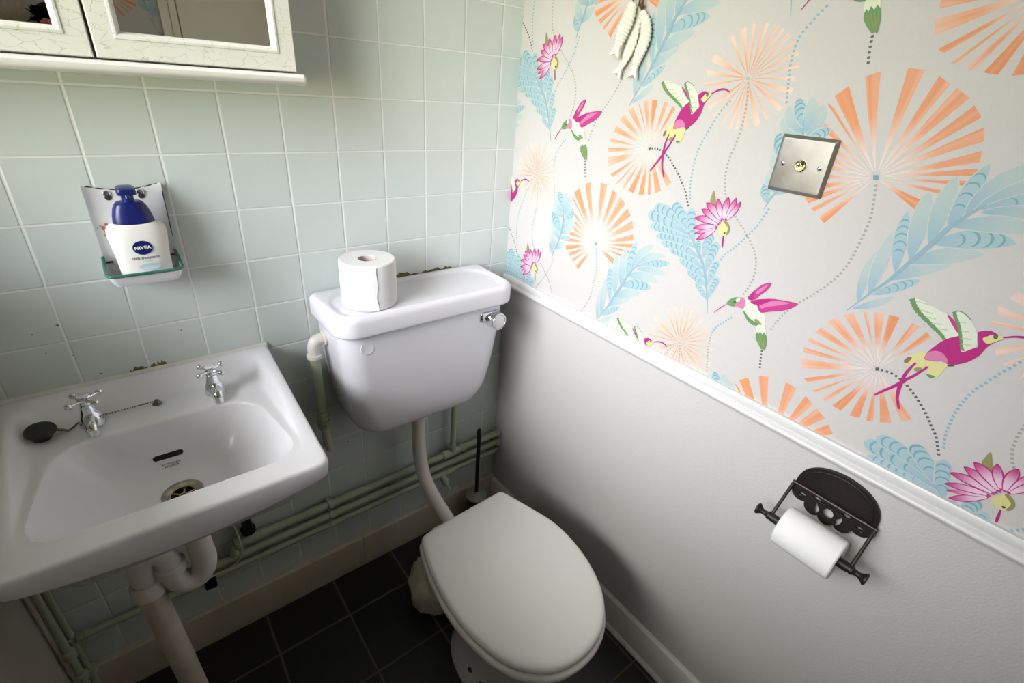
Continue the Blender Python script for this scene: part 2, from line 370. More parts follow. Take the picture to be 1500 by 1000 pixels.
# ------------------------------------------------------------------ wallpaper pattern (0.1 mm, wall y and z)
PATTERN = json.loads('''[["w",0,-8818,13908,-7851,14957,-8005,15112],
["w",0,-8818,13908,-8182,15238,-8362,15317],
["w",0,-8818,13908,-8687,15366,-8893,15350],
["w",0,-8818,13908,-9079,15281,-9243,15192],
["w",0,-8818,13908,-9328,15150,-9510,15038],
["w",0,-8818,13908,-9594,14959,-9723,14825],
["w",0,-8818,13908,-9798,14715,-9862,14545],
["w",0,-8818,13908,-9887,14433,-9920,14295],
["w",0,-8818,13908,-9932,14220,-9960,14129],
["w",0,-8818,13908,-9905,14050,-9923,13983],
["w",0,-8818,13908,-9835,13881,-9832,13815],
["w",0,-8818,13908,-9510,13699,-9450,13571],
["w",0,-8818,13908,-7765,14864,-7901,14803],
["w",0,-8818,13908,-7708,14680,-7689,14574],
["w",0,-8818,13908,-7684,14468,-7670,14346],
["w",0,-8818,13908,-7660,14249,-7659,14125],
["w",0,-8818,13908,-7655,14027,-7679,13895],
["w",0,-8818,13908,-7699,13792,-7739,13692],
["w",0,-8818,13908,-7782,13590,-7844,13470],
["w",0,-8818,13908,-7921,13417,-8004,13346],
["w",0,-8818,13908,-8073,13281,-8138,13236],
["w",0,-8818,13908,-8238,13170,-8351,13093],
["w",1,-9893,11069,-9141,11738,-9271,11816],
["w",1,-9893,11069,-8951,11531,-9065,11664],
["w",1,-9893,11069,-8846,11273,-8887,11407],
["w",1,-9893,11069,-8768,11066,-8793,11140],
["w",1,-9893,11069,-8771,10843,-8753,10941],
["w",1,-9893,11069,-8840,10534,-8775,10724],
["w",1,-9893,11069,-9031,10332,-8942,10379],
["w",1,-9893,11069,-9211,10219,-9140,10215],
["w",1,-9893,11069,-9425,10135,-9331,10161],
["w",1,-9893,11069,-9684,10097,-9532,10122],
["w",1,-9893,11069,-9972,10123,-9825,10090],
["w",1,-9893,11069,-10161,10171,-10070,10128],
["w",1,-9893,11069,-10391,10289,-10250,10208],
["w",1,-9893,11069,-10608,10496,-10503,10380],
["w",1,-9893,11069,-9384,11886,-9431,11910],
["w",1,-9893,11069,-9515,11938,-9653,11986],
["w",1,-9893,11069,-9723,11979,-9868,11986],
["w",1,-9893,11069,-10036,11963,-10145,11955],
["w",1,-9893,11069,-10251,11908,-10335,11849],
["w",2,-6358,15146,-5522,15047,-5551,14973],
["w",2,-6358,15146,-5505,15258,-5546,15145],
["w",2,-6358,15146,-5569,15392,-5620,15515],
["w",2,-6358,15146,-5675,15620,-5707,15579],
["w",2,-6358,15146,-5822,15742,-5890,15805],
["w",2,-6358,15146,-5995,15876,-6092,15913],
["w",2,-6358,15146,-6198,15957,-6279,15962],
["w",2,-6358,15146,-6381,15964,-6481,15961],
["w",2,-6358,15146,-6593,15936,-6663,15927],
["w",2,-6358,15146,-6720,15892,-6776,15869],
["w",2,-6358,15146,-6847,15822,-6904,15777],
["w",2,-6358,15146,-6986,15709,-7026,15672],
["w",2,-6358,15146,-7089,15590,-7121,15522],
["w",2,-6358,15146,-7159,15399,-7185,15334],
["w",2,-6358,15146,-7150,15203,-7181,15141],
["w",2,-6358,15146,-7186,15039,-7180,14936],
["w",2,-6358,15146,-7147,14849,-7131,14822],
["w",2,-6358,15146,-7117,14741,-7041,14664],
["w",2,-6358,15146,-6930,14555,-6894,14530],
["w",2,-6358,15146,-6815,14466,-6704,14409],
["w",2,-6358,15146,-6588,14359,-6516,14356],
["w",2,-6358,15146,-6434,14337,-6360,14319],
["w",2,-6358,15146,-6294,14343,-6198,14308],
["w",2,-6358,15146,-6111,14408,-6058,14382],
["w",2,-6358,15146,-5937,14507,-5859,14510],
["w",2,-6358,15146,-5756,14596,-5694,14696],
["d",0,-9893,11069,-10065,11087,-10202,11060,-10354,10987,-10526,10858,-10714,10684,-10859,10514,-10970,10382,-11108,10120],
["d",1,-11453,12068,-11350,11952,-11277,11807,-11208,11661,-11135,11471,-11060,11274,-11022,11011,-11022,10734,-11062,10444,-11126,10223],
["d",2,-6387,15072,-6454,14775,-6478,14275,-6398,13734,-6486,13252,-6817,12862,-7103,12608,-7368,12327,-7485,12042,-7488,11728,-7395,11441],
["d",1,-7316,10938,-7173,10756,-7037,10524,-7025,10179,-7102,9799,-7152,9568],
["d",2,-8861,13794,-8916,13569,-8962,13317,-8955,12989,-8903,12518,-8759,12169,-8575,11889,-8370,11615,-8214,11334,-8097,10972],
["d",0,-8087,10538,-8118,10355,-8166,10161],
["d",1,-6750,11922,-6831,12101,-6989,12298,-7121,12508,-7286,12795,-7397,13131],
["p",9,-8773,13937,-8839,13948,-8865,13880,-8799,13868],
["p",10,-9865,11080,-9909,11103,-9927,11054,-9883,11032],
["p",11,-6320,15167,-6387,15170,-6402,15123,-6334,15120],
["s",114,-9155,11822,-9269,12035,-9381,12244,-9507,12452,-9625,12714,-9728,12935,-9835,13172,-9919,13394,-10029,13579,-10142,13736,-10205,13792],
["l",0,-9262,11989,-9177,12448,-9222,12856,141],
["l",0,-9362,12168,-9300,12676,-9318,13197,171],
["l",1,-9561,12628,-9446,13102,-9383,13522,187],
["l",0,-9666,12854,-9585,13380,-9528,13846,223],
["l",0,-9799,13138,-9743,13648,-9755,14093,220],
["l",1,-9923,13383,-9940,13888,-10028,14294,197],
["l",0,-9225,11888,-9473,12056,-9691,12268,117],
["l",1,-9399,12195,-9650,12422,-9901,12618,149],
["l",0,-9528,12486,-9798,12807,-10143,12916,196],
["l",0,-9674,12806,-10024,13083,-10423,13165,226],
["l",1,-9832,13154,-10229,13394,-10670,13387,260],
["l",0,-10027,13621,-10145,14117,-10503,14353,211],
["l",0,-10094,13675,-10390,14147,-10854,14193,171],
["l",1,-10148,13725,-10606,13974,-11008,14079,179],
["l",0,-10170,13688,-10577,13798,-10940,13822,165],
["l",0,-9908,13437,-10389,13641,-10821,13583,214],
["s",106,-6807,10828,-6712,11135,-6603,11432,-6456,11740,-6269,11980,-6095,12171,-5899,12332],
["l",3,-6746,11091,-6560,11221,-6381,11369,116],
["l",3,-6646,11364,-6387,11456,-6115,11571,157],
["l",3,-6564,11516,-6235,11670,-5883,11728,174],
["l",3,-6477,11665,-6027,11923,-5576,11862,183],
["l",3,-6345,11868,-5852,12051,-5347,11938,180],
["l",3,-6220,12046,-5683,12209,-5186,12036,162],
["l",3,-6060,12188,-5496,12310,-4981,12209,175],
["l",3,-5948,12265,-5311,12522,-4862,12432,259],
["l",3,-5842,12370,-5359,12706,-4989,12612,219],
["l",3,-5990,12276,-5661,12694,-5433,12788,223],
["l",3,-6130,12101,-5956,12452,-5876,12794,190],
["l",3,-6296,11934,-6246,12080,-6199,12226,103],
["l",3,-6406,11913,-6382,12198,-6459,12425,186],
["l",3,-6538,11658,-6532,11978,-6611,12287,178],
["l",3,-6644,11391,-6657,11697,-6734,11947,134],
["l",3,-6731,11142,-6747,11399,-6831,11619,129],
["s",99,-7303,13097,-7381,13339,-7472,13537,-7571,13900,-7584,14285,-7511,14588],
["l",1,-7339,13211,-7215,13379,-7220,13554,177],
["l",0,-7411,13406,-7248,13590,-7225,13783,199],
["l",0,-7522,13720,-7275,13852,-7212,14060,244],
["l",1,-7533,13890,-7290,14134,-7180,14354,306],
["l",0,-7565,14280,-7281,14431,-7156,14579,228],
["l",0,-7565,14388,-7305,14570,-7203,14774,233],
["l",1,-7571,14469,-7390,14720,-7320,14902,198],
["l",0,-7603,14396,-7605,14712,-7528,14930,198],
["l",0,-7640,14298,-7768,14591,-7733,14842,213],
["l",1,-7592,14124,-7795,14400,-7964,14504,194],
["l",0,-7562,13953,-7795,14187,-8019,14308,182],
["l",0,-7581,13847,-7790,13997,-7998,14117,147],
["l",1,-7527,13693,-7709,13793,-7921,13813,113],
["l",0,-7416,13378,-7593,13542,-7772,13662,174],
["q",20,-9900,12326,-9973,12341,-10093,12326,-10200,12294,-10305,12262,-10384,12246,-10492,12157,-10595,12055,-10623,12006,-10485,11876,-10415,11938,-10272,12014,-10144,12098,-10014,12184,-9947,12257],
["k",24,75,-9903,12320,-9973,12230,-10069,12143,-10191,12075,-10315,12002,-10412,11944,-10487,11882],
["k",30,20,-9968,12303,-10176,12309],
["k",30,21,-10048,12197,-10221,12192],
["k",30,20,-10152,12127,-10283,12131],
["k",30,20,-10255,12057,-10376,12083],
["k",30,20,-10353,11999,-10468,12036],
["q",23,-10391,11487,-10367,11626,-10278,11552,-10196,11453,-10165,11348,-10247,11320,-10330,11417],
["q",23,-10290,11315,-10326,11428,-10387,11499,-10485,11520,-10479,11438,-10416,11298,-10341,11286],
["q",23,-10507,11265,-10479,11412,-10501,11502,-10651,11551,-10658,11464,-10616,11282,-10550,11255],
["q",29,-10165,11348,-10184,11431,-10237,11451,-10217,11346],
["q",26,-10324,11305,-10394,11355,-10424,11302,-10358,11268],
["q",24,-10489,11287,-10551,11301,-10602,11294,-10553,11248],
["k",21,54,-10310,11393,-10265,11220,-10258,11076,-10273,10885,-10311,10733,-10395,10570],
["k",21,49,-10463,11403,-10384,11227,-10286,11057,-10199,10901,-10101,10759,-10020,10630],
["q",21,-10776,12122,-10830,12177,-10901,12206,-10984,12183,-11031,12188,-11067,12158,-11023,12107,-10973,12032,-10944,11958,-10922,11826,-10876,11728,-10808,11636,-10725,11571,-10663,11545,-10584,11557,-10485,11520,-10387,11499,-10377,11599,-10419,11736,-10491,11884,-10596,11986,-10635,11999,-10733,11821,-10813,11884,-10858,11942,-10813,12031],
["q",25,-10393,11507,-10379,11595,-10429,11663,-10514,11686,-10609,11634,-10647,11562,-10584,11557,-10483,11525],
["q",22,-10377,12242,-10428,12227,-10503,12173,-10565,12115,-10621,12022,-10572,12045,-10489,12119],
["q",20,-10430,12312,-10472,12341,-10548,12324,-10641,12267,-10726,12184,-10780,12112,-10809,12041,-10840,11945,-10802,11867,-10727,11793,-10677,11895,-10611,12037,-10530,12173,-10466,12243],
["k",24,51,-10434,12314,-10485,12227,-10546,12155,-10603,12058,-10656,11959,-10704,11857,-10745,11814],
["k",24,18,-10436,12319,-10488,12343,-10567,12320,-10650,12266],
["k",30,19,-10532,12198,-10613,12208],
["k",30,19,-10597,12080,-10692,12097],
["k",30,20,-10651,11981,-10763,12008],
["k",30,20,-10687,11899,-10796,11925],
["q",23,-10859,12064,-10889,12113,-10922,12156,-10980,12172,-11031,12188,-11070,12159,-11021,12113,-10973,12051,-10929,12016],
["q",27,-10948,12139,-10949,12168,-10974,12179,-10994,12155,-10991,12123,-10967,12117],
["q",24,-10960,12142,-10965,12161,-10982,12152,-10977,12133],
["k",27,28,-10663,11521,-10733,11562],
["k",21,36,-11040,12164,-11136,12221,-11225,12250,-11314,12254,-11412,12217],
["q",26,-6358,12912,-6249,12999,-6241,13094,-6261,13223,-6327,13112,-6383,12966],
["l",2,-6527,12573,-6348,12365,-6147,12220,130],
["l",2,-6530,12564,-6283,12443,-6067,12323,80],
["l",2,-6530,12582,-6257,12531,-6016,12420,134],
["l",2,-6562,12622,-6268,12693,-5996,12629,161],
["l",2,-6580,12651,-6311,12786,-6100,12830,163],
["l",2,-6593,12691,-6361,12901,-6165,12969,179],
["l",2,-6589,12732,-6452,12920,-6390,13100,143],
["l",2,-6618,12727,-6583,12949,-6597,13166,165],
["l",2,-6648,12734,-6714,12978,-6754,13187,128],
["l",2,-6657,12731,-6780,12934,-6858,13138,126],
["q",23,-6544,12560,-6606,12675,-6670,12732,-6754,12674,-6795,12599,-6777,12508,-6714,12449,-6644,12455,-6578,12494],
["q",26,-6640,12695,-6676,12729,-6754,12674,-6795,12599,-6779,12503,-6739,12485,-6746,12611],
["q",27,-6685,12501,-6699,12527,-6728,12512,-6711,12486],
["k",21,35,-6695,12449,-6736,12220],
["k",21,16,-7153,11174,-7048,11052,-6945,10904],
["q",20,-7458,11421,-7541,11401,-7652,11366,-7733,11371,-7808,11264,-7885,11278,-7953,11168,-7978,11040,-7855,10988,-7722,10984,-7620,11066,-7492,11173,-7484,11257,-7510,11311],
["q",24,-7492,11176,-7548,11160,-7655,11089,-7769,11048,-7872,11039,-7973,11038,-7841,10979,-7726,10974,-7622,11031],
["q",26,-7762,11072,-7816,11111,-7935,11048,-7877,11023],
["q",20,-7843,10983,-7978,11040,-8063,10902,-8001,10840,-7943,10814,-7888,10789],
["p",24,-7878,10821,-7891,10876,-7931,10844,-7938,10909,-7994,10863,-8017,10918,-8070,10879,-8114,10784,-8132,10686,-8143,10562,-8105,10593,-8072,10568,-7979,10651,-7900,10741],
["k",26,15,-7922,10804,-8042,10608],
["k",26,15,-7953,10836,-8093,10605],
["k",26,14,-8013,10828,-8121,10609],
["k",26,15,-8056,10847,-8128,10648],
["q",22,-7518,11447,-7550,11532,-7623,11667,-7713,11790,-7842,11867,-7855,11815,-7808,11692,-7731,11582,-7668,11474,-7569,11420],
["q",25,-7632,11587,-7681,11688,-7775,11795,-7815,11817,-7758,11699,-7680,11588],
["q",21,-7518,11447,-7550,11532,-7600,11634,-7619,11549,-7626,11450,-7569,11420],
["q",22,-7593,11395,-7671,11463,-7924,11578,-8082,11618,-8238,11648,-8366,11664,-8409,11657,-8374,11595,-8297,11516,-8175,11427,-8040,11365,-7933,11305,-7842,11260,-7767,11316,-7716,11373],
["q",25,-7782,11373,-7941,11527,-8133,11600,-8276,11622,-8128,11524,-7915,11408,-7839,11345],
["q",21,-7593,11395,-7671,11463,-7868,11554,-7938,11559,-7877,11477,-7744,11389,-7652,11366],
["q",25,-7376,11394,-7442,11418,-7483,11379,-7510,11311,-7502,11209,-7398,11198,-7307,11198,-7341,11269,-7393,11327],
["q",24,-7146,11198,-7180,11278,-7248,11346,-7323,11385,-7385,11397,-7391,11335,-7343,11264,-7305,11215,-7332,11186,-7232,11163,-7166,11173],
["q",20,-7308,11321,-7335,11375,-7382,11389,-7383,11332,-7336,11288],
["q",27,-7270,11272,-7294,11298,-7320,11282,-7302,11254]]''')
PAPER = rgb(209, 205, 200)
PAL = {9: rgb(120, 165, 172), 10: rgb(96, 98, 90), 11: rgb(190, 186, 172), 20: rgb(226, 230, 208), 21: rgb(184, 42, 124), 22: rgb(200, 62, 138),
       23: rgb(226, 216, 150), 24: rgb(108, 152, 94), 25: rgb(216, 128, 172), 26: rgb(152, 150, 96), 27: rgb(70, 92, 60),
       28: rgb(140, 190, 205), 29: rgb(150, 112, 92), 30: rgb(196, 206, 172)}
DOTC = {0: rgb(96, 98, 96), 1: rgb(142, 180, 196), 2: rgb(168, 168, 158)}
ORA, ORB, ORP = rgb(236, 160, 114), rgb(238, 178, 142), rgb(236, 218, 207)
LF0, LF1, LFD, LFM = rgb(158, 188, 198), rgb(186, 202, 198), rgb(128, 168, 180), rgb(170, 198, 202)

def V2(a): return [(a[i] * 1e-4, a[i + 1] * 1e-4) for i in range(0, len(a), 2)]
def qbez(b, c, t, u): return tuple(b[i] * (1 - u) ** 2 + 2 * c[i] * u * (1 - u) + t[i] * u * u for i in range(2))
def ribbon(pts, ws, cols):
    """quads along a line with half-widths"""
    L, R = [], []
    for i, p in enumerate(pts):
        a = pts[max(i - 1, 0)]; b = pts[min(i + 1, len(pts) - 1)]
        dx, dy = b[0] - a[0], b[1] - a[1]; l = math.hypot(dx, dy) or 1
        L.append((p[0] - dy / l * ws[i], p[1] + dx / l * ws[i])); R.append((p[0] + dy / l * ws[i], p[1] - dx / l * ws[i]))
    return [([L[i], R[i], R[i + 1], L[i + 1]], [cols[i], cols[i], cols[i + 1], cols[i + 1]]) for i in range(len(pts) - 1)]

def clubshape(u): return min(1, u * 2.2 + 0.08) ** 0.9 * (1 if u < 0.82 else math.sqrt(max(0, 1 - ((u - 0.82) / 0.185) ** 2)))
def leafshape(u): return (math.sin(PI * min(1, u ** 0.85)) ** 0.75 if u < 1 else 0) * (0.62 + 0.55 * u)

def draw(sh, rnd):
    """one printed motif -> layer, list of (polygon, colours)"""
    k = sh[0]
    if k == 'w':
        st = sh[1]; c, a, b = V2(sh[2:]); out = []; tones = [rnd.uniform(-0.35, 0.35) for _ in range(4)]; bow = rnd.uniform(-0.05, 0.05)
        tone = rnd.uniform(0, 1); tip = mixc(ORA, ORB, tone); nseg = 7
        P, cols = [], []
        for i in range(nseg + 1):
            t = 0.07 + 0.93 * i / nseg; w = t ** 1.12; bw = bow * math.sin(PI * t)
            m = ((a[0] + b[0]) / 2, (a[1] + b[1]) / 2)
            q = (c[0] + (m[0] - c[0]) * t, c[1] + (m[1] - c[1]) * t); h = ((a[0] - b[0]) / 2 * w, (a[1] - b[1]) / 2 * w); q = (q[0] + (a[0] - b[0]) * bw * 2, q[1] + (a[1] - b[1]) * bw * 2)
            P.append(((q[0] + h[0], q[1] + h[1]), (q[0] - h[0], q[1] - h[1])))
            if st == 2: col = mixc(rgb(232, 166, 118), rgb(238, 212, 196), ss(0.15, 1.0, t))
            else:
                col = mixc(ORP, mixc(tip, rgb(228, 144, 96), 0.35), ss(0.22, 0.66, t))
                if st == 1 and tone > 0.35: col = mixc(col, rgb(236, 200, 180), ss(0.72, 1.0, t) * tone * 0.8)
            cols.append(col)
        # watercolour streaks: the ray is split across into strips of slightly different tone
        def lp(e, s): return (e[0][0] * (1 - s) + e[1][0] * s, e[0][1] * (1 - s) + e[1][1] * s)
        def sh_(c_, k_, t_): return mixc(c_, rgb(222, 128, 74) if k_ > 0 else rgb(240, 206, 184), abs(k_) * (0.25 + 0.75 * t_))
        for i in range(nseg):
            for g in range(4):
                s0, s1 = g / 4, (g + 1) / 4; t0, t1 = i / nseg, (i + 1) / nseg
                k0 = tones[g]; k1 = tones[(g + 1) % 4] if g < 3 else tones[3]
                out.append(([lp(P[i], s0), lp(P[i], s1), lp(P[i + 1], s1), lp(P[i + 1], s0)], [sh_(cols[i], k0, t0), sh_(cols[i], k1, t0), sh_(cols[i + 1], k1, t1), sh_(cols[i + 1], k0, t1)]))
        return 0, out
    if k == 'd':
        pts = [tuple(p) for p in smoothline(V2(sh[2:]), 14)]; out = []; acc = 0.0; step = 0.0068
        for i in range(len(pts) - 1):
            a, b = pts[i], pts[i + 1]; l = math.hypot(b[0] - a[0], b[1] - a[1])
            while acc <= l and l > 0:
                t = acc / l; x, y = a[0] + (b[0] - a[0]) * t, a[1] + (b[1] - a[1]) * t
                dx, dy = (b[0] - a[0]) / l * 0.0017, (b[1] - a[1]) / l * 0.0017; ex, ey = -dy * 1.15, dx * 1.15
                out.append(([(x - dx - ex, y - dy - ey), (x + dx - ex, y + dy - ey), (x + dx + ex, y + dy + ey), (x - dx + ex, y - dy + ey)], DOTC[sh[1]]))
                acc += step
            acc -= l
        return 1, out
    if k == 's':
        pts = [tuple(p) for p in smoothline(V2(sh[2:]), 4)]; n = len(pts)
        return 5, ribbon(pts, [sh[1] * 0.34e-4 * (0.15 + 0.85 * min(1, i / n * 1.6)) * (1 - 0.75 * ss(0.55, 1, i / n)) for i in range(n)], [mixc(LF0, LFD, 0.3)] * n)
    if k == 'l':
        sc_ = sh[1]; v = V2(sh[2:8]); w = sh[8] * (0.5e-4 if sc_ == 2 else 0.56e-4); n = 12; lsh = clubshape if sc_ == 3 else leafshape
        pts = [qbez(v[0], v[1], v[2], i / n) for i in range(n + 1)]
        ws = [w * lsh(i / n) * (0.92 if sc_ == 3 else 1) + 0.0002 for i in range(n + 1)]
        if sc_ == 2:
            out = ribbon(pts, ws, [mixc(rgb(200, 60, 140), rgb(186, 40, 122), i / n) for i in range(n + 1)])
            out += ribbon(pts[1:-1], [x * 0.74 for x in ws[1:-1]], [mixc(rgb(240, 210, 224), rgb(196, 62, 138), ss(0.25, 0.95, i / n)) for i in range(1, n)])
            return 3, out
        halo = ribbon(pts, [x + 0.0011 for x in ws], [PAPER] * (n + 1))
        if sc_ == 0:
            return 2, halo + ribbon(pts, ws, [mixc(LF0, LF1, ss(0.0, 0.75, i / n)) for i in range(n + 1)])
        out = halo + ribbon(pts, ws, [mixc(LF0, LFM, ss(0.0, 0.5, i / n)) for i in range(n + 1)])
        m = max(4, min(7, int(math.hypot(v[2][0] - v[0][0], v[2][1] - v[0][1]) / (w * 1.5 + 0.002))))
        for j in range(m):
            u = 0.3 + 0.62 * j / m
            p = qbez(v[0], v[1], v[2], u); q = qbez(v[0], v[1], v[2], u + 0.02)
            dx, dy = q[0] - p[0], q[1] - p[1]; l = math.hypot(dx, dy) or 1; dx /= l; dy /= l
            ww = (w * lsh(u)) * 0.84; arc = []
            for e in range(9):
                th = -PI / 2 * 1.05 + PI * 1.05 * e / 8
                arc.append((p[0] + dx * math.cos(th) * ww * 0.95 - dy * math.sin(th) * ww, p[1] + dy * math.cos(th) * ww * 0.95 + dx * math.sin(th) * ww))
            out += ribbon(arc, [0.0001 + ww * 0.15 * math.sin(PI * e / 8) for e in range(9)], [LFD] * 9)
        return 2, out
    if k in 'pq':
        pts = V2(sh[2:])
        if k == 'q': pts = [tuple(p) for p in smoothline(pts, 4, True)]
        return 4, [(pts, PAL[sh[1]])]
    if k == 'k':
        pts = [tuple(p) for p in smoothline(V2(sh[3:]), 5)]; n = len(pts)
        if sh[1] == 24:      # serrated feather edge
            ws = [sh[2] * 0.5e-4 * (0.75 + 0.35 * (i % 2)) * (1 - 0.4 * i / n) for i in range(n)]
        else: ws = [sh[2] * 0.5e-4 * (1 - 0.45 * abs(2 * i / n - 1)) for i in range(n)]
        return 4, ribbon(pts, ws, [PAL[sh[1]]] * n)

def clip(poly, cols, x0, x1, y0, y1):
    pc = list(zip(poly, cols))
    for ax, lim, sg in ((0, x0, 1), (0, x1, -1), (1, y0, 1), (1, y1, -1)):
        out = []
        for i in range(len(pc)):
            (p, c), (q, d) = pc[i], pc[(i + 1) % len(pc)]
            ip, iq = (p[ax] - lim) * sg >= 0, (q[ax] - lim) * sg >= 0
            if ip: out.append((p, c))
            if ip != iq:
                t = (lim - p[ax]) / (q[ax] - p[ax])
                out.append(((p[0] + (q[0] - p[0]) * t, p[1] + (q[1] - p[1]) * t), mixc(c, d, t)))
        pc = out
        if len(pc) < 3: return None
    return pc

def print_paper(mb, place, u0, u1, v0, v1, shift=(0, 0)):
    """repeat the half-drop pattern over u0..u1, v0..v1; place(u, v, lift) gives the point"""
    rnd = random.Random(3); done = []
    for sh in PATTERN: done.append(draw(sh, rnd))
    mb.col = PAPER; mb.add([place(u0, v0, 0), place(u1, v0, 0), place(u1, v1, 0), place(u0, v1, 0)], [[0, 1, 2, 3]])
    for i in range(-4, 5):
        for j in range(-5, 6):
            ox, oy = shift[0] + 0.532 * i, shift[1] + 0.270 * i + 0.5215 * j
            if ox < u0 - 1.4 or ox > u1 + 1.4: continue
            for n, (layer, polys) in enumerate(done):
                lift = (0.00002, 0.00004, 0.00007 + (n % 40) * 0.000015, 0.00076 + max(0, n - 95) * 0.000006, 0.00076 + max(0, n - 95) * 0.000006, 0.00071)[layer]
                for m, (poly, cols) in enumerate(polys):
                    poly = [(p[0] + ox, p[1] + oy) for p in poly]
                    if max(p[0] for p in poly) < u0 or min(p[0] for p in poly) > u1 or max(p[1] for p in poly) < v0 or min(p[1] for p in poly) > v1: continue
                    pc = clip(poly, cols if isinstance(cols, list) else [cols] * len(poly), u0, u1, v0, v1)
                    if not pc: continue
                    mb.col = [c for _, c in pc]
                    lf = lift + ((m // 12 if m < 24 else 2) * 0.000005 if layer in (2, 3) else 0)
                    mb.add([place(p[0], p[1], lf) for p, _ in pc], [list(range(len(pc)))])
    mb.col = None

# ------------------------------------------------------------------ room shell
XL, YF, ZC = -1.262, -1.90, 2.38
WY0, WY1, WZ0, WZ1 = -1.24, -0.08, 1.12, 2.14      # window opening in the left wall
struct(MB().box(XL - 0.12, 0.1, YF - 0.1, 0.1, -0.1, 0).build('floor', m_slate, smooth=False))
struct(MB().box(XL - 0.12, 0.1, YF - 0.1, 0.1, ZC, ZC + 0.1).build('ceiling', m_ceil, smooth=False))

mb = MB().box(XL - 0.12, 0.1, 0, 0.1, 0, ZC)
mb.cur = 1
def blob_patch(x0, x1, z0, z1, seed):
    r = random.Random(seed); top, bot = [], []
    n = 14
    for i in range(n + 1):
        x = x0 + (x1 - x0) * i / n; e = math.sin(PI * i / n) ** 0.4
        top.append((x, -0.0006, z0 + (z1 - z0) * (0.25 + 0.75 * r.random()) * e)); bot.append((x, -0.0006, z0))
    mb.add(bot + top[::-1], [list(range(2 * n + 2))])
blob_patch(-0.30, -0.19, 0.995, 1.009, 1); blob_patch(-0.44, -0.30, 0.995, 1.011, 5)
blob_patch(-0.976, -0.943, 0.892, 0.9065, 2); blob_patch(-0.941, -0.909, 0.893, 0.9085, 3)
for (x, z, s) in ((-1.055, 1.021, .004), (-1.093, 1.011, .003), (-1.085, .97, .002), (-1.05, .955, .002), (-.99, .955, .002), (-.87, .965, .003), (-1.02, .905, .004), (-.545, .52, .004)):
    s *= 0.6; mb.add([(x + s * math.cos(a) * (1 + .3 * math.sin(3 * a)), -0.0006, z + s * .7 * math.sin(a)) for a in [2 * PI * i / 9 for i in range(9)]], [list(range(9))])
struct(mb.build('wall_back', [m_tile, m_stain], smooth=False))

mb = MB()
x0, x1 = XL - 0.12, XL
mb.box(x0, x1, YF - 0.1, 0, 0, WZ0); mb.box(x0, x1, YF - 0.1, 0, WZ1, ZC)
mb.box(x0, x1, YF - 0.1, WY0, WZ0, WZ1); mb.box(x0, x1, WY1, 0, WZ0, WZ1)
struct(mb.build('wall_left', m_wallpaint, smooth=False))

# right wall: printed paper above the rail, embossed paper below
RAILZ = 0.94
mb = MB(); mb.cur = 1
mb.box(0, 0.1, YF - 0.1, 0.0, 0, RAILZ)
mb.box(0.0004, 0.1, YF - 0.1, 0.0, RAILZ, ZC)
mb.cur = 0
print_paper(mb, lambda u, v, l: (-l, u, v), YF, 0.0, RAILZ - 0.02, ZC)
struct(mb.build('wall_right', [m_wallpaper, m_emboss], smooth=False))

# wall behind the camera, with its door
DX0, DX1 = -0.52, -0.02
mb = MB(); mb.cur = 1
mb.box(XL, 0, YF - 0.1, YF - 0.0005, 0, 2.38)
mb.cur = 0
print_paper(mb, lambda u, v, l: (u, YF + l, v), XL, DX0 - 0.06, 0.0, ZC, shift=(0.123, 0.292))
struct(mb.build('wall_front', [m_wallpaper, m_wallpaint], smooth=False))
dr = struct(MB().rbox(DX0, DX1, YF + 0.004, YF + 0.022, 0.006, 2.0, 0.002).build('door_1', m_door, org=(DX0, YF, 0)))
dr['kind'] = 'structure'
hb = MB(); hb.lathe([(0.024, 0), (0.024, 0.006), (0.01, 0.009), (0.01, 0.035)], (DX0 + 0.055, YF + 0.022, 1.0), (0, 1, 0), 20); hb.tube([(DX0 + 0.055, YF + 0.055, 1.0), (DX0 + 0.15, YF + 0.055, 1.0)], 0.008)
hb.build('door_handle', m_chrome, dr)
ar = MB(); 
ar.rbox(DX0 - 0.064, DX0 - 0.03, YF + 0.0005, YF + 0.016, 0, 2.06, 0.003); ar.rbox(DX0 - 0.03, DX0 - 0.003, YF + 0.0005, YF + 0.024, 0, 2.06, 0.004)
ar.rbox(DX0 - 0.064, DX1, YF + 0.0005, YF + 0.02, 2.005, 2.065, 0.003)
struct(ar.build('trim_2', m_door))

# window in the left wall
wf = MB(); a, b = XL - 0.09, XL - 0.045
for (y0, y1, z0, z1) in ((WY0, WY1, WZ0, WZ0 + 0.05), (WY0, WY1, WZ1 - 0.05, WZ1), (WY0, WY0 + 0.05, WZ0 + 0.05, WZ1 - 0.05), (WY1 - 0.05, WY1, WZ0 + 0.05, WZ1 - 0.05), (WY0 + 0.05, WY1 - 0.05, 1.62, 1.655)):
    wf.rbox(a, b, y0, y1, z0, z1, 0.004)
win = struct(wf.build('window_1', m_frame, org=(XL - 0.06, WY0, WZ0)))
pn = MB(); pn.box(XL - 0.072, XL - 0.068, WY0 + 0.045, WY1 - 0.045, WZ0 + 0.045, WZ1 - 0.045)
pn.build('pane', m_pane, win, smooth=False)
MB().rbox(XL - 0.045, XL + 0.03, WY0 - 0.02, WY1 + 0.02, WZ0 - 0.022, WZ0 - 0.001, 0.005).build('sill', m_frame, win)

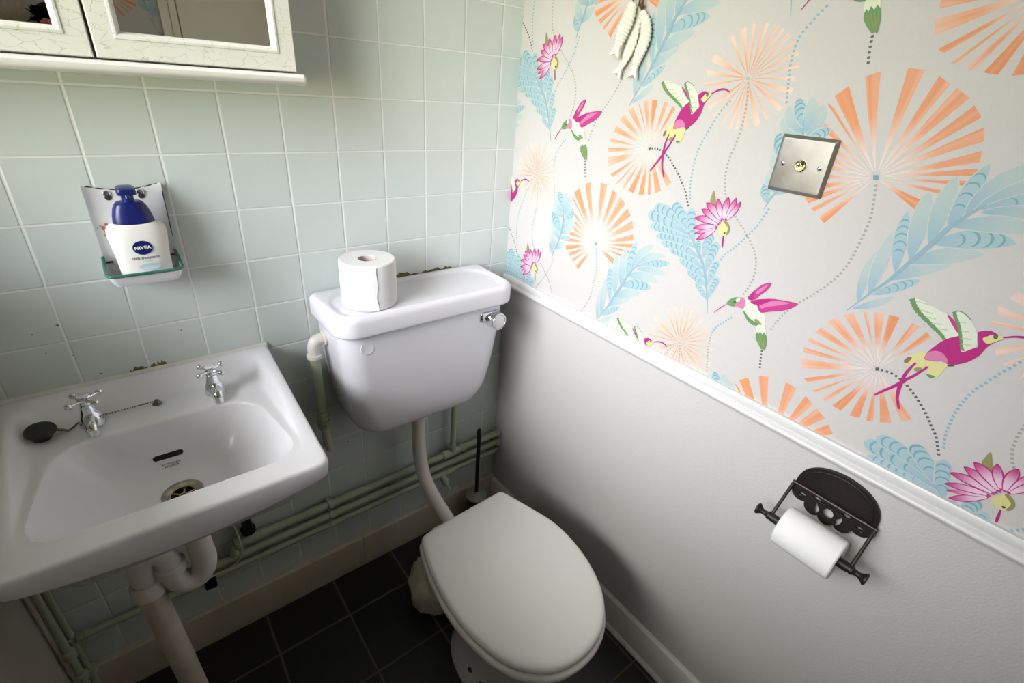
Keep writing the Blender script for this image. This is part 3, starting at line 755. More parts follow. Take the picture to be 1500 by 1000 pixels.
# mouldings
rail = [(0.0, 0.950), (0.0075, 0.950), (0.0092, 0.947), (0.0100, 0.943), (0.0104, 0.9345), (0.0085, 0.932), (0.0080, 0.930), (0.0120, 0.9285), (0.0172, 0.9265), (0.0190, 0.9225), (0.0175, 0.9185), (0.0130, 0.9165), (0.0095, 0.9155), (0.0088, 0.912), (0.0065, 0.9085), (0.0, 0.908)]
mb = MB(); mb.loft([[(-x, y, z) for x, z in rail] for y in (-0.0005, YF + 0.001)])
struct(mb.build('trim_1', m_rail, angle=50))
sk = [(0, 0.001), (0.018, 0.001), (0.018, 0.112), (0.015, 0.122), (0.008, 0.127), (0, 0.127)]
mb = MB(); mb.loft([[(x, -y, z) for y, z in sk] for x in (XL + 0.001, -0.534)]); mb.loft([[(x, -y, z) for y, z in sk] for x in (-0.533, -0.001)])
struct(mb.build('baseboard_back', m_skirt))
sk2 = [(0, 0.001), (0.026, 0.001), (0.0255, 0.006), (0.022, 0.0105), (0.0165, 0.0125), (0.0155, 0.013), (0.0155, 0.106), (0.013, 0.1125), (0.008, 0.115), (0, 0.115)]
mb = MB(); mb.loft([[(-x, y, z) for x, z in sk2] for y in (-0.0185, YF + 0.001)])
struct(mb.build('baseboard_right', m_white))
mb = MB(); mb.loft([[(XL + x, y, z) for x, z in sk[::1]] for y in (-0.0185, YF + 0.001)])
struct(mb.build('baseboard_left', m_wallpaint))
# ------------------------------------------------------------------ wash basin
BC = (-0.946, -0.262); NT = 220
def polar(poly):
    """radius of a closed outline seen from the basin centre, per angle"""
    out = []
    for k in range(NT):
        th = 2 * PI * k / NT; dx, dy = math.cos(th), math.sin(th); best = None
        for i in range(len(poly)):
            ax, ay = poly[i][0] - BC[0], poly[i][1] - BC[1]; bx, by = poly[(i + 1) % len(poly)][0] - BC[0], poly[(i + 1) % len(poly)][1] - BC[1]
            ex, ey = bx - ax, by - ay; den = dx * ey - dy * ex
            if abs(den) < 1e-12: continue
            t = (ax * ey - ay * ex) / den; u = (ax * dy - ay * dx) / den
            if t > 0 and -1e-6 <= u <= 1 + 1e-6: best = t if best is None else max(best, t)
        out.append(best)
    return out
RO = polar(rpoly([(-1.178, -0.002), (-0.713, -0.002), (-0.733, -0.472), (-1.159, -0.472)], [0.012, 0.012, 0.02, 0.02]))
RR = polar(rpoly([(-1.158, -0.016), (-0.734, -0.016), (-0.756, -0.434), (-1.136, -0.434)], [0.05, 0.05, 0.045, 0.045]))
RB = polar(rpoly([(-1.105, -0.160), (-0.787, -0.160), (-0.765, -0.424), (-1.127, -0.424)], [0.075, 0.075, 0.05, 0.05]))
ZB, RD = 0.757, 0.030
def ledge_z(y): return 0.859 + 0.0265 * ss(-0.19, -0.40, y)
def rim_z(y): return 0.890 - 0.004 * ss(-0.02, -0.45, y)
def bowl_z(th_r, s, ye):
    f = s ** 2.5
    return ZB + (ledge_z(ye) - 0.004 - ZB) * f
def basin_z(x, y):
    dx, dy = x - BC[0], y - BC[1]; r = math.hypot(dx, dy); k = (math.atan2(dy, dx) / (2 * PI) * NT) % NT
    i = int(k); t = k - i; rb = RB[i % NT] * (1 - t) + RB[(i + 1) % NT] * t
    ye = BC[1] + dy / r * rb
    return bowl_z(None, min(1, (r - RD) / (rb - RD)), ye) if r < rb else ledge_z(y)
def ring(fr):
    """fr(k, cos, sin) -> (radius, z)"""
    out = []
    for k in range(NT):
        th = 2 * PI * k / NT; r, z = fr(k, math.cos(th), math.sin(th))
        out.append((BC[0] + r * math.cos(th), BC[1] + r * math.sin(th), z))
    return out
def apron(k, c, s):
    x = BC[0] + RO[k] * c; y = BC[1] + RO[k] * s
    return 0.034 + 0.024 * max(0, 1 - ((x + 0.946) / 0.215) ** 2) * ss(-0.2, -0.45, y) + 0.02 * ss(-0.42, -0.1, y)
loops = [ring(lambda k, c, s: (0.02, 0.70)), ring(lambda k, c, s: (0.05, 0.705)), ring(lambda k, c, s: (RO[k] * 0.45, 0.73)), ring(lambda k, c, s: (RO[k] * 0.72, 0.775)),
         ring(lambda k, c, s: (RO[k] * 0.9, 0.886 - apron(k, c, s) - 0.008)), ring(lambda k, c, s: (RO[k] * 0.975, 0.886 - apron(k, c, s))), ring(lambda k, c, s: (RO[k] - 0.001, 0.889 - apron(k, c, s) + 0.004)),
         ring(lambda k, c, s: (RO[k], rim_z(BC[1] + RO[k] * s) - 0.007)), ring(lambda k, c, s: (RO[k] - 0.0007, rim_z(BC[1] + RO[k] * s) - 0.0035)), ring(lambda k, c, s: (RO[k] - 0.003, rim_z(BC[1] + RO[k] * s) - 0.0008)), ring(lambda k, c, s: (RO[k] - 0.0065, rim_z(BC[1] + RO[k] * s)))]
def mid(t, dz):
    def f(k, c, s):
        a = RR[k] * (1 - t) + RB[k] * t; y = BC[1] + a * s
        top = rim_z(y); lz = min(ledge_z(y), top)
        return a, top + (lz - top) * dz
    return f
NW = 5
loops.append(ring(lambda k, c, s: (max(RR[k], RO[k] - 0.03) * 0.4 + (RO[k] - 0.0065) * 0.6, rim_z(BC[1] + RO[k] * s) + 0.0004)))
for t, dz in ((0.0, 0.03), (0.04, 0.12), (0.10, 0.32), (0.20, 0.68), (0.29, 0.90), (0.36, 0.98), (0.45, 1.0), (0.62, 1.0), (0.78, 1.0), (0.9, 1.0)): loops.append(ring(mid(t, dz)))
loops.append(ring(lambda k, c, s: (RB[k] + 0.002, ledge_z(BC[1] + RB[k] * s) - 0.001)))
for j in range(28):
    s_ = 1 - 0.004 - j / 28
    if s_ < 0: s_ = 0
    loops.append(ring(lambda k, c, s, s_=s_: (RD + (RB[k] - RD) * s_, bowl_z(None, s_, BC[1] + RB[k] * s))))
loops.append(ring(lambda k, c, s: (RD * 0.85, ZB - 0.004))); loops.append(ring(lambda k, c, s: (RD * 0.8, ZB - 0.03)))
wb = thing('wash_basin', (-0.946, -0.24, 0.70), 'white ceramic wash basin fixed to the tiles, with a shallow tap ledge', 'basin')
MB().loft(loops).build('bowl', m_ceramic, wb, angle=60)
mb = MB(); mb.loft([[(x, y, z) for y, z in ((-0.0005, 0.884), (-0.008, 0.886), (-0.0075, 0.8905), (-0.005, 0.893), (-0.0005, 0.8945))] for x in (-1.178, -1.05, -0.9, -0.8, -0.713)])
mb.build('sealant_bead', m_sealant, wb)
# overflow slot and maker's mark lie on the back slope of the bowl
def on_slope(x, d):       # d measured down the slope from the slot centre
    y = OVY - d * 0.42
    return (x, y - 0.0006, basin_z(x, y) + 0.0009)
OVX, OVY = -0.952, -0.184
mb = MB(); pts = []
for i in range(13): a = -PI / 2 + PI * i / 12; pts.append((OVX + 0.019 + 0.0058 * math.cos(a), 0.0058 * math.sin(a)))
for i in range(13): a = PI / 2 + PI * i / 12; pts.append((OVX - 0.019 + 0.0058 * math.cos(a), 0.0058 * math.sin(a)))
mb.add([on_slope(x, -d) for x, d in pts], [list(range(len(pts)))]); mb.build('overflow_slot', m_dark, wb, smooth=False)
mk = MB()
for txt, d in (('armitage', 0.0185), ('shanks', 0.0255)):
    t_ = text_mesh(txt, 0.0085, lambda u, v, d=d: on_slope(OVX + 0.001 + u, d - v), 0.0001, 1.05)
    mk.add(t_.v, t_.f)
mk.build('maker_mark', m_greyprint, wb, smooth=False)
dz0 = ZB - 0.001
dn = MB().lathe([(0.0195, -0.02), (0.0195, -0.001), (0.0225, 0.0008), (0.0315, 0.0032), (0.034, 0.0025), (0.0345, -0.002)], (BC[0], BC[1], dz0), n=40, cap0=False, cap1=False)
drain = dn.build('drain', m_drain, wb)
MB().lathe([(0.0225, 0), (0.0225, 0.001)], (BC[0], BC[1], dz0 - 0.018)).build('drain_hole', m_dark, drain)
g = MB(); g.lathe([(0.0075, 0), (0.0075, 0.003), (0.0045, 0.003), (0.0045, 0)], (BC[0], BC[1], dz0 - 0.007), n=20, cap0=False, cap1=False)
for k in range(6):
    a = k * PI / 3 + 0.3; g.tube([(BC[0] + r * math.cos(a), BC[1] + r * math.sin(a), dz0 - 0.006) for r in (0.006, 0.0195)], 0.0026, 8)
g.build('drain_grate', m_drain, drain)
for x in (-1.135, -0.757):
    br = MB(); br.loft([[(x + sx * 0.008, y, z) for y, z in ((-0.001, 0.80), (-0.001, 0.66), (-0.02, 0.67), (-0.06, 0.73), (-0.12, 0.768), (-0.12, 0.78), (-0.02, 0.80))] for sx in (-1, 1)])
    br.build('wall_bracket', m_black, wb)

# ------------------------------------------------------------------ taps
def tap(x, y, label, word):
    z = 0.8602; t = thing('basin_tap', (x, y, z), label, 'tap', 'pillar taps on the basin')
    b = MB().lathe([(0.0245, 0), (0.025, 0.003), (0.0245, 0.006), (0.0235, 0.012), (0.0225, 0.02), (0.0200, 0.028), (0.0172, 0.033), (0.0160, 0.042), (0.0135, 0.052), (0.0128, 0.055), (0.0128, 0.058)], (x, y, z), n=32)
    b.build('body', m_chrome, t)
    sp = MB().tube(smoothline([(x, y - 0.006, z + 0.020), (x, y - 0.022, z + 0.022), (x, y - 0.038, z + 0.021), (x, y - 0.047, z + 0.014), (x, y - 0.0495, z + 0.003)], 5), [0.0125] * 8 + [0.0118] * 13, 20)
    sp.lathe([(0.0125, 0), (0.0128, 0.004), (0.0125, 0.016), (0.011, 0.018)], (x, y - 0.0475, z + 0.016), (0, -0.12, -1), 24)
    sp.build('spout', m_chrome, t)
    h = MB().lathe([(0.0105, 0.058), (0.0125, 0.0605), (0.0118, 0.066), (0.0118, 0.074), (0.0145, 0.077), (0.0155, 0.0795), (0.0145, 0.0815)], (x, y, z), n=28)
    for k in range(4):
        a = k * PI / 2 + 0.62; c, s = math.cos(a), math.sin(a)
        h.tube([(x + c * 0.009, y + s * 0.009, z + 0.070), (x + c * 0.018, y + s * 0.018, z + 0.0705), (x + c * 0.026, y + s * 0.026, z + 0.071), (x + c * 0.031, y + s * 0.031, z + 0.071)], [0.0062, 0.0042, 0.0034, 0.0034], 12)
        h.sphere((x + c * 0.0345, y + s * 0.0345, z + 0.071), 0.0078, 16)
    hd = h.build('cross_handle', m_chrome, t)
    ix = MB().lathe([(0.0118, 0.0808), (0.0118, 0.0822), (0.0095, 0.0828)], (x, y, z), n=28).build('index_cap', m_enamel, hd)
    text_mesh(word, 0.0075, lambda u, v: (x + u, y + v, z + 0.08305), 0.0001).build('cap_lettering', m_greyprint, hd, smooth=False)
    t.scale = (0.78, 0.78, 0.78)
    return t
tap(-1.0463, -0.1085, 'chrome cross-head tap on the left of the basin, its base crossed by the plug chain', 'HOT')
tap(-0.8445, -0.1105, 'chrome cross-head tap on the right of the basin, nearest the toilet cistern', 'COLD')

# plug on its chain
pg = thing('basin_plug', (-1.1175, -0.113, 0.8595), 'black rubber plug lying on the basin ledge, tied to a ball chain', 'plug')
ax = Vector((0.10, -0.16, 0.98))
MB().lathe([(0.004, -0.001), (0.0135, 0.0), (0.0155, 0.004), (0.0175, 0.011), (0.0215, 0.0135), (0.0225, 0.016), (0.0215, 0.0185), (0.018, 0.021), (0.006, 0.0215)], (-1.1175, -0.113, 0.8625), ax, 36).build('plug', m_rubber, pg)
MB().tube([(-1.098, -0.115, 0.8735), (-1.089, -0.114, 0.868), (-1.082, -0.113, 0.8630)], [0.003, 0.0028, 0.002], 8).build('chain_link', m_chain, pg)
ch = MB(); path = smoothline([(-1.083, -0.113, 0.8622), (-1.076, -0.104, 0.8612), (-1.066, -0.090, 0.8612), (-1.047, -0.0845, 0.862), (-1.028, -0.088, 0.8625), (-0.995, -0.092, 0.864), (-0.968, -0.094, 0.866), (-0.950, -0.0945, 0.867)], 14)
acc = 0; last = path[0]
for p in path[1:]:
    acc += (p - last).length; last = p
    if acc >= 0.0029: ch.sphere(p, 0.00165, 8); acc = 0
ch.build('ball_chain', m_chain, pg)
MB().lathe([(0.0085, 0), (0.0085, 0.002), (0.006, 0.005), (0.0045, 0.008), (0.004, 0.0095)], (-0.9455, -0.0945, 0.8592), (0, 0, 1), 20).build('chain_stay', m_chain, pg)

# ------------------------------------------------------------------ waste trap and its pipes
tr = thing('waste_trap', (-1.035, -0.255, 0.0), 'white plastic waste pipe with swan-neck bend, from basin to floor', 'pipe')
X0 = BC[0]
MB().tube(smoothline([(X0, -0.262, 0.70), (X0, -0.262, 0.62), (X0 + 0.001, -0.262, 0.58), (X0 - 0.008, -0.262, 0.548), (X0 - 0.028, -0.262, 0.536), (X0 - 0.048, -0.262, 0.548), (X0 - 0.056, -0.262, 0.578), (X0 - 0.056, -0.262, 0.60)], 6), 0.0225, 22).build('trap_bend', m_plastic, tr)
MB().lathe([(0.024, 0), (0.0285, 0.002), (0.0285, 0.018), (0.024, 0.022)], (X0 - 0.056, -0.262, 0.583), n=28).build('trap_nut', m_plastic, tr)
MB().tube(smoothline([(X0 - 0.056, -0.262, 0.60), (X0 - 0.060, -0.261, 0.632), (X0 - 0.078, -0.260, 0.645), (X0 - 0.094, -0.259, 0.632), (X0 - 0.098, -0.258, 0.60), (X0 - 0.098, -0.258, 0.575)], 6), 0.0225, 22).build('swan_neck', m_plastic, tr)
MB().lathe([(0.024, 0), (0.029, 0.003), (0.0295, 0.012), (0.027, 0.03), (0.0245, 0.036)], (X0 - 0.098, -0.258, 0.545), n=28).build('collar', m_plastic, tr)
MB().tube([(X0 - 0.098, -0.258, 0.55), (X0 - 0.090, -0.256, 0.30), (X0 - 0.082, -0.254, 0.0)], 0.0235, 22).build('waste_pipe', m_oldpvc, tr)

# ------------------------------------------------------------------ toilet cistern
CX = -0.358
ct = thing('toilet_cistern', (CX, -0.09, 0.6), 'white ceramic low-level cistern on the tiled wall beside the basin', 'cistern')
def section(z, hw, yf, yb=-0.002, rf=0.055):
    return [(x, y, z) for x, y in rrect(CX - hw, CX + hw, yf, yb, 0.01, 8, rs=(rf, rf, 0.006, 0.006))]
prof = [(0.602, 0.09, -0.085, .04), (0.603, 0.12, -0.105, .045), (0.609, 0.150, -0.122, .05), (0.620, 0.172, -0.136, .055), (0.637, 0.189, -0.146, .058), (0.660, 0.201, -0.153, .06), (0.69, 0.210, -0.159, .06), (0.74, 0.2175, -0.165, .058), (0.80, 0.2235, -0.170, .055), (0.87, 0.229, -0.1745, .052), (0.946, 0.2335, -0.178, .05), (0.950, 0.2335, -0.178, .05)]
MB().loft([section(z, hw, yf, rf=r) for z, hw, yf, r in prof]).build('tank', m_ceramic, ct, angle=60)
lid = MB(); LX0, LX1, LYF, LYB = -0.607, -0.109, -0.197, -0.003
def lidloop(i, z, r=0.052): return [(x, y, z) for x, y in rrect(LX0 + i, LX1 - i, LYF + i, LYB - i * 0.4, 0.02, 10, rs=(max(r - i, .012), max(r - i, .012), max(.016 - i * .5, .004), max(.016 - i * .5, .004)))]
loops = [lidloop(0.012, 0.947), lidloop(0.004, 0.9475), lidloop(0.001, 0.950), lidloop(0, 0.955), lidloop(0, 0.985), lidloop(0.0015, 0.992), lidloop(0.005, 0.9965), lidloop(0.010, 0.999), lidloop(0.014, 1.0)]
for i, z in ((0.018, 1.0), (0.022, 0.9992), (0.026, 0.9965), (0.031, 0.9952), (0.036, 0.995)):
    loops.append([(x, y, z) for x, y in rrect(LX0 + i, LX1 - i, LYF + 0.010 + (i - 0.014) * 0.6, LYB - 0.012 - (i - 0.014), 0.05, 10, rs=(.046, .046, .078, .078))])
lid.loft(loops); lid.build('cistern_lid', m_ceramic, ct, angle=60)
bd = MB().lathe([(0.0168, 0), (0.0166, 0.0010), (0.0155, 0.0015), (0.0140, 0.0011), (0.006, 0.0013)], (-0.536, -0.1755, 0.910), (0, -1, 0.04), 28)
bd.build('badge', m_ceramic, ct)
fb = MB(); BX, BY, BZ = -0.176, -0.176, 0.9045
fb.rbox(BX - 0.046, BX + 0.016, BY - 0.010, BY + 0.002, BZ - 0.002, BZ + 0.026, 0.006)
fb.lathe([(0.0245, 0), (0.0245, 0.027), (0.0233, 0.0300), (0.0205, 0.0305), (0.0200, 0.029)], (BX, BY, BZ), (0.05, -1, 0.02), 36, True, False)
fo = fb.build('flush_button', m_chrome, ct)
MB().lathe([(0.0201, 0.024), (0.0195, 0.0297), (0.0145, 0.0307)], (BX, BY, BZ), (0.05, -1, 0.02), 36).build('push_disc', m_satin, fo)

# flush pipe
fp = thing('flush_pipe', (CX, -0.08, 0.33), 'white bent flush pipe running from the cistern down to the toilet pan', 'pipe')
MB().tube(smoothline([(CX, -0.082, 0.605), (CX, -0.080, 0.54), (CX, -0.082, 0.47), (CX, -0.094, 0.41), (CX, -0.125, 0.362), (CX, -0.175, 0.335), (CX, -0.235, 0.318), (CX, -0.29, 0.305), (CX, -0.335, 0.30)], 6), 0.0205, 24).build('pipe_bend', m_plastic, fp)
MB().lathe([(0.0215, 0), (0.026, 0.002), (0.026, 0.018), (0.0215, 0.02)], (CX, -0.0815, 0.583), n=28).build('pipe_nut', m_plastic, fp)

# ------------------------------------------------------------------ toilet pan
to = thing('toilet', (-0.368, -0.55, 0.0), 'white toilet pan with its seat lid closed, in front of the cistern', 'toilet')
OUT = smoothline([(-0.238, -0.359), (-0.226, -0.395), (-0.209, -0.451), (-0.194, -0.505), (-0.189, -0.555), (-0.193, -0.613), (-0.205, -0.668), (-0.225, -0.718), (-0.252, -0.758), (-0.288, -0.790), (-0.332, -0.809), (-0.376, -0.815), (-0.420, -0.810), (-0.456, -0.796), (-0.486, -0.772), (-0.508, -0.745), (-0.528, -0.702), (-0.541, -0.650), (-0.547, -0.599), (-0.547, -0.548), (-0.540, -0.487), (-0.529, -0.430), (-0.514, -0.380), (-0.502, -0.364), (-0.479, -0.359), (-0.438, -0.356), (-0.39, -0.353), (-0.315, -0.350), (-0.262, -0.348), (-0.246, -0.350)], 4, True)
def inset(poly, d):
    n = len(poly); out = []
    for i in range(n):
        t = (poly[(i + 2) % n] - poly[i - 2]).normalized(); out.append(Vector((poly[i].x - t.y * d * -1, poly[i].y + t.x * d * -1)))
    return out
ctr = Vector((-0.368, -0.57))
sgn = 1 if (inset(OUT, 0.01)[0] - ctr).length < (OUT[0] - ctr).length else -1
def oloop(d, z, dome=0.0):
    return [(p.x, p.y, z) for p in inset(OUT, d * sgn)]
L = MB(); lo = [oloop(0.012, 0.4285), oloop(0.003, 0.4290), oloop(0.0005, 0.432), oloop(0, 0.436), oloop(0.0005, 0.442), oloop(0.003, 0.4465), oloop(0.007, 0.449), oloop(0.013, 0.4505), oloop(0.022, 0.4515)]
base = lo[-1]
for s_, z in ((0.8, 0.4528), (0.55, 0.4540), (0.3, 0.4547), (0.08, 0.455)):
    lo.append([(ctr.x + (p[0] - ctr.x) * s_, ctr.y + (p[1] - ctr.y) * s_, z) for p in base])
L.loft(lo).build('seat_lid', m_seat, to, angle=60)
def sc_out(k, z, dy=0.0): return [(ctr.x + (p.x - ctr.x) * k, ctr.y + (p.y - ctr.y) * k + dy, z) for p in OUT]
S_ = MB(); S_.loft([sc_out(0.99, 0.4055), sc_out(1.018, 0.407), sc_out(1.024, 0.412), sc_out(1.022, 0.419), sc_out(1.008, 0.4235), sc_out(0.97, 0.425), sc_out(0.78, 0.424), sc_out(0.70, 0.418), sc_out(0.70, 0.406)], False, False)
n_ = len(OUT); S_.f += [[i, (i + 1) % n_, 8 * n_ + (i + 1) % n_, 8 * n_ + i] for i in range(n_)]; S_.m += [0] * n_; S_.c += [None] * n_
S_.build('seat', m_seat, to, angle=60)
for x in (-0.44, -0.30): MB().lathe([(0.011, 0), (0.011, 0.05)], (x - 0.025, -0.355, 0.425), (1, 0, 0), 18).build('hinge', m_plastic, to)
def ell(cy, hw, hl, z, cx=-0.368, p=2.3):
    out = []
    for k in range(56):
        a = 2 * PI * k / 56; c, s = math.cos(a), math.sin(a)
        out.append((cx + hw * math.copysign(abs(c) ** (2 / p), c), cy + hl * math.copysign(abs(s) ** (2 / p), s), z))
    return out
P_ = MB(); P_.loft([ell(-0.54, 0.105, 0.165, 0.001), ell(-0.54, 0.103, 0.163, 0.02), ell(-0.54, 0.090, 0.150, 0.045), ell(-0.54, 0.084, 0.146, 0.10), ell(-0.545, 0.086, 0.150, 0.17), ell(-0.55, 0.104, 0.168, 0.24), ell(-0.558, 0.134, 0.198, 0.31), ell(-0.572, 0.164, 0.226, 0.365), ell(-0.580, 0.172, 0.230, 0.39), ell(-0.580, 0.172, 0.230, 0.402), ell(-0.580, 0.160, 0.218, 0.4052)])
P_.build('pan', m_ceramic, to, angle=60)
for y, z in ((-0.535, 0.062), (-0.583, 0.062)): MB().lathe([(0.008, 0), (0.007, 0.005), (0.002, 0.006)], (-0.368 - 0.087, y, z), (-1, -0.1, 0.35), 14).build('fixing_screw', m_chip, to)
hn = MB().tube(smoothline([(CX, -0.33, 0.30), (CX, -0.36, 0.30), (CX, -0.42, 0.30)], 4), 0.03, 22); hn.build('inlet_spigot', m_ceramic, to)
# lumpy cemented outlet joint behind the pan
bm_ = MB(); cc = Vector((-0.405, -0.262, 0.075)); lo = []
for i in range(1, 22):
    th = PI * i / 22; lp = []
    for k in range(40):
        a = 2 * PI * k / 40; d = Vector((math.sin(th) * math.cos(a), math.sin(th) * math.sin(a), -math.cos(th)))
        r = 1 + 0.22 * noise.noise(d * 2.3 + Vector((4, 1, 2))) + 0.08 * noise.noise(d * 7)
        q = cc + Vector((d.x * 0.078 * r, d.y * 0.082 * r, d.z * 0.105 * r)); q.z = max(q.z, 0.001)
        lp.append(q)
    lo.append(lp)
bm_.loft(lo); bm_.tube([(-0.405, -0.27, 0.10), (-0.385, -0.38, 0.16)], 0.055, 20)
bm_.build('outlet_joint', m_cement, to, angle=70)

# ------------------------------------------------------------------ toilet rolls
def roll(name_loc, axis, r, h, rc, label, start):
    t = thing('toilet_roll', name_loc, label, 'toilet roll', 'rolls of white toilet paper')
    o = Vector(name_loc); a = Vector(axis)
    MB().lathe([(rc + 0.0008, 0.0008), (r - 0.003, 0.0003), (r - 0.0006, 0.002), (r, 0.006), (r, h - 0.006), (r - 0.0006, h - 0.002), (r - 0.003, h), (rc + 0.0008, h - 0.0006), (rc + 0.0008, 0.0008)], o, a, 64, False, False).build('paper', m_paper, t)
    MB().lathe([(rc, 0.001), (rc, h - 0.001), (rc - 0.0008, h - 0.001), (rc - 0.0008, 0.001), (rc, 0.001)], o, a, 36, False, False).build('core', m_card, t)
    return t
r1 = roll((-0.495, -0.110, 0.9955), (0, 0, 1), 0.0635, 0.107, 0.020, 'white toilet roll standing upright on the cistern lid', 0)
# loose end of the outer sheet
fl = MB(); cx_, cy_ = -0.495, -0.110; lo = []
a1 = math.atan2(-0.85, -0.10)
for i in range(15):
    a = a1 - 1.5 + 1.5 * i / 14; rr = 0.0637 + 0.0016 * (i / 14) ** 4
    lo.append((cx_ + rr * math.cos(a), cy_ + rr * math.sin(a), cx_ + (rr - 0.0003) * math.cos(a), cy_ + (rr - 0.0003) * math.sin(a)))
rn = random.Random(2); nz_ = 9
vs = []; fs = []
for (xa, ya, xb, yb) in lo:
    for j in range(nz_): vs.append((xa, ya, 0.9975 + 0.1025 * j / (nz_ - 1)))
for i in range(14):
    for j in range(nz_ - 1): fs.append([i * nz_ + j, (i + 1) * nz_ + j, (i + 1) * nz_ + j + 1, i * nz_ + j + 1])
for j in range(nz_):
    x, y, z = vs[14 * nz_ + j]; k = rn.uniform(-0.0022, 0.0022); vs[14 * nz_ + j] = (x + k, y, z)
fl.add(vs, fs); fl.build('loose_sheet', m_paper, r1)
# ------------------------------------------------------------------ enamel soap holder
SX = -0.9025
sh = thing('soap_holder', (SX, -0.01, 1.10), 'white enamel wall soap holder with a green-edged tray, screwed to the tiles', 'soap holder')
def platept(u, v, off=0.0):      # u -1..1 across, v 0..1 up; sides curl forward
    w = 0.0565 + 0.0015 * v
    x = SX + 0.001 + u * w + 0.001 * v; curl = 0.005 * max(0, abs(u) - 0.80) / 0.20
    z = 1.108 + v * (0.160 - 0.010 * (1 - u * u))
    return (x, -0.0015 - curl - 0.001 * (1 - abs(u)) - off, z)
US = [-1, -0.96, -0.9, -0.8, -0.5, -0.2, 0, 0.2, 0.5, 0.8, 0.9, 0.96, 1]; VS = [0, 0.15, 0.4, 0.7, 0.95, 1]
pl = MB()
f_ = [platept(u, v, 0.0015) for v in VS for u in US]; b_ = [platept(u, v, 0) for v in VS for u in US]
nu, nv = len(US), len(VS); fs = []
for j in range(nv - 1):
    for i in range(nu - 1):
        a = j * nu + i; fs.append([a, a + 1, a + nu + 1, a + nu]); fs.append([nu * nv + a, nu * nv + a + nu, nu * nv + a + nu + 1, nu * nv + a + 1])
edge = [i for i in range(nu)] + [j * nu + nu - 1 for j in range(1, nv)] + [(nv - 1) * nu + i for i in range(nu - 2, -1, -1)] + [j * nu for j in range(nv - 2, 0, -1)]
for i in range(len(edge)): a, b = edge[i], edge[(i + 1) % len(edge)]; fs.append([a, nu * nv + a, nu * nv + b, b])
pl.add(f_ + b_, fs); pl.build('back_plate', m_enamel, sh)
# chipped edge along the top
ce = MB(); ce.tube([platept(-1 + 2 * i / 20, 1.0, 0.0008) for i in range(1, 20)], [0.0004 + 0.0009 * abs(math.sin(i * 2.1)) for i in range(1, 20)], 8)
ce.build('chipped_edge', m_chip, sh)
MB().tube([platept(1, v, 0.001) for v in (0.35, 0.5, 0.7, 0.9)], [0.0004, 0.001, 0.0006, 0.001], 8).build('chipped_edge', m_chip, sh)
MB().rbox(SX - 0.0545, SX - 0.043, -0.0095, -0.0065, 1.128, 1.131, 0.001).build('chipped_edge', m_chip, sh); MB().rbox(SX + 0.046, SX + 0.055, -0.0095, -0.0065, 1.130, 1.1325, 0.001).build('chipped_edge', m_chip, sh)
def trayloop(x_in, yf, z, yb=-0.005, r=0.012):
    return [(x, y, z) for x, y in rrect(SX - x_in, SX + x_in, yf, yb, r, 5, rs=(r, r, .002, .002))]
ty = MB(); ty.loft([trayloop(0.046, -0.062, 1.0985), trayloop(0.050, -0.068, 1.100), trayloop(0.055, -0.076, 1.112), trayloop(0.0575, -0.080, 1.124), trayloop(0.0555, -0.078, 1.124, -0.0068), trayloop(0.053, -0.074, 1.112, -0.0068), trayloop(0.048, -0.066, 1.1035, -0.0068), trayloop(0.044, -0.060, 1.102, -0.0068)])
tray = ty.build('tray', m_enamel, sh)
rimp = [(SX - 0.0565, -0.0085, 1.140), (SX - 0.0575, -0.030, 1.131), (SX - 0.0575, -0.055, 1.126), (SX - 0.0565, -0.072, 1.1245), (SX - 0.050, -0.0795, 1.124), (SX - 0.03, -0.081, 1.124), (SX + 0.03, -0.081, 1.124), (SX + 0.050, -0.0795, 1.124), (SX + 0.0565, -0.072, 1.1245), (SX + 0.0575, -0.055, 1.126), (SX + 0.0575, -0.030, 1.131), (SX + 0.0565, -0.0085, 1.140)]
MB().tube(smoothline(rimp, 6), 0.0029, 12).build('rim', m_enamelgr, tray)
for s in (-1, 1):
    sd = MB(); sd.loft([[(SX + s * (0.0565 + k), y, z) for y, z in ((-0.006, 1.125), (-0.006, 1.139), (-0.030, 1.131), (-0.055, 1.126), (-0.076, 1.124), (-0.076, 1.1235), (-0.03, 1.1235))] for k in (-0.0008, 0.0008)])
    sd.build('tray_side', m_enamel, tray)
for s in (-1, 1):
    sx = SX + s * 0.0245 + 0.001
    q = MB().lathe([(0.006, 0), (0.006, 0.001), (0.0045, 0.003), (0.002, 0.0036)], (sx, -0.0040, 1.2525), (0, -1, 0), 20)
    so = q.build('screw', m_chrome, sh)
    MB().lathe([(0.0052, 0), (0.0052, 0.0004)], (sx + 0.001, -0.0042, 1.2455), (0, -1, 0), 18).build('keyhole', m_chip, sh)
# printed posy beside the bottle
fd = MB()
for (dx, dz, r, ci) in ((-0.043, 1.192, .004, 0), (-0.037, 1.198, .003, 0), (-0.040, 1.185, .003, 0), (-0.048, 1.196, .003, 1), (-0.052, 1.193, .0025, 1), (-0.044, 1.179, .0028, 1)):
    fd.cur = ci; fd.add([(SX + dx + r * math.cos(a), platept(dx / 0.057, 0.5, 0.0017)[1] - 0.0001, dz + r * math.sin(a)) for a in [2 * PI * i / 8 for i in range(8)]], [list(range(8))])
fd.build('floral_print', [simple('russet_print', rgb(196, 112, 78), 0.4), simple('green_print', rgb(150, 176, 140), 0.4)], sh, smooth=False)

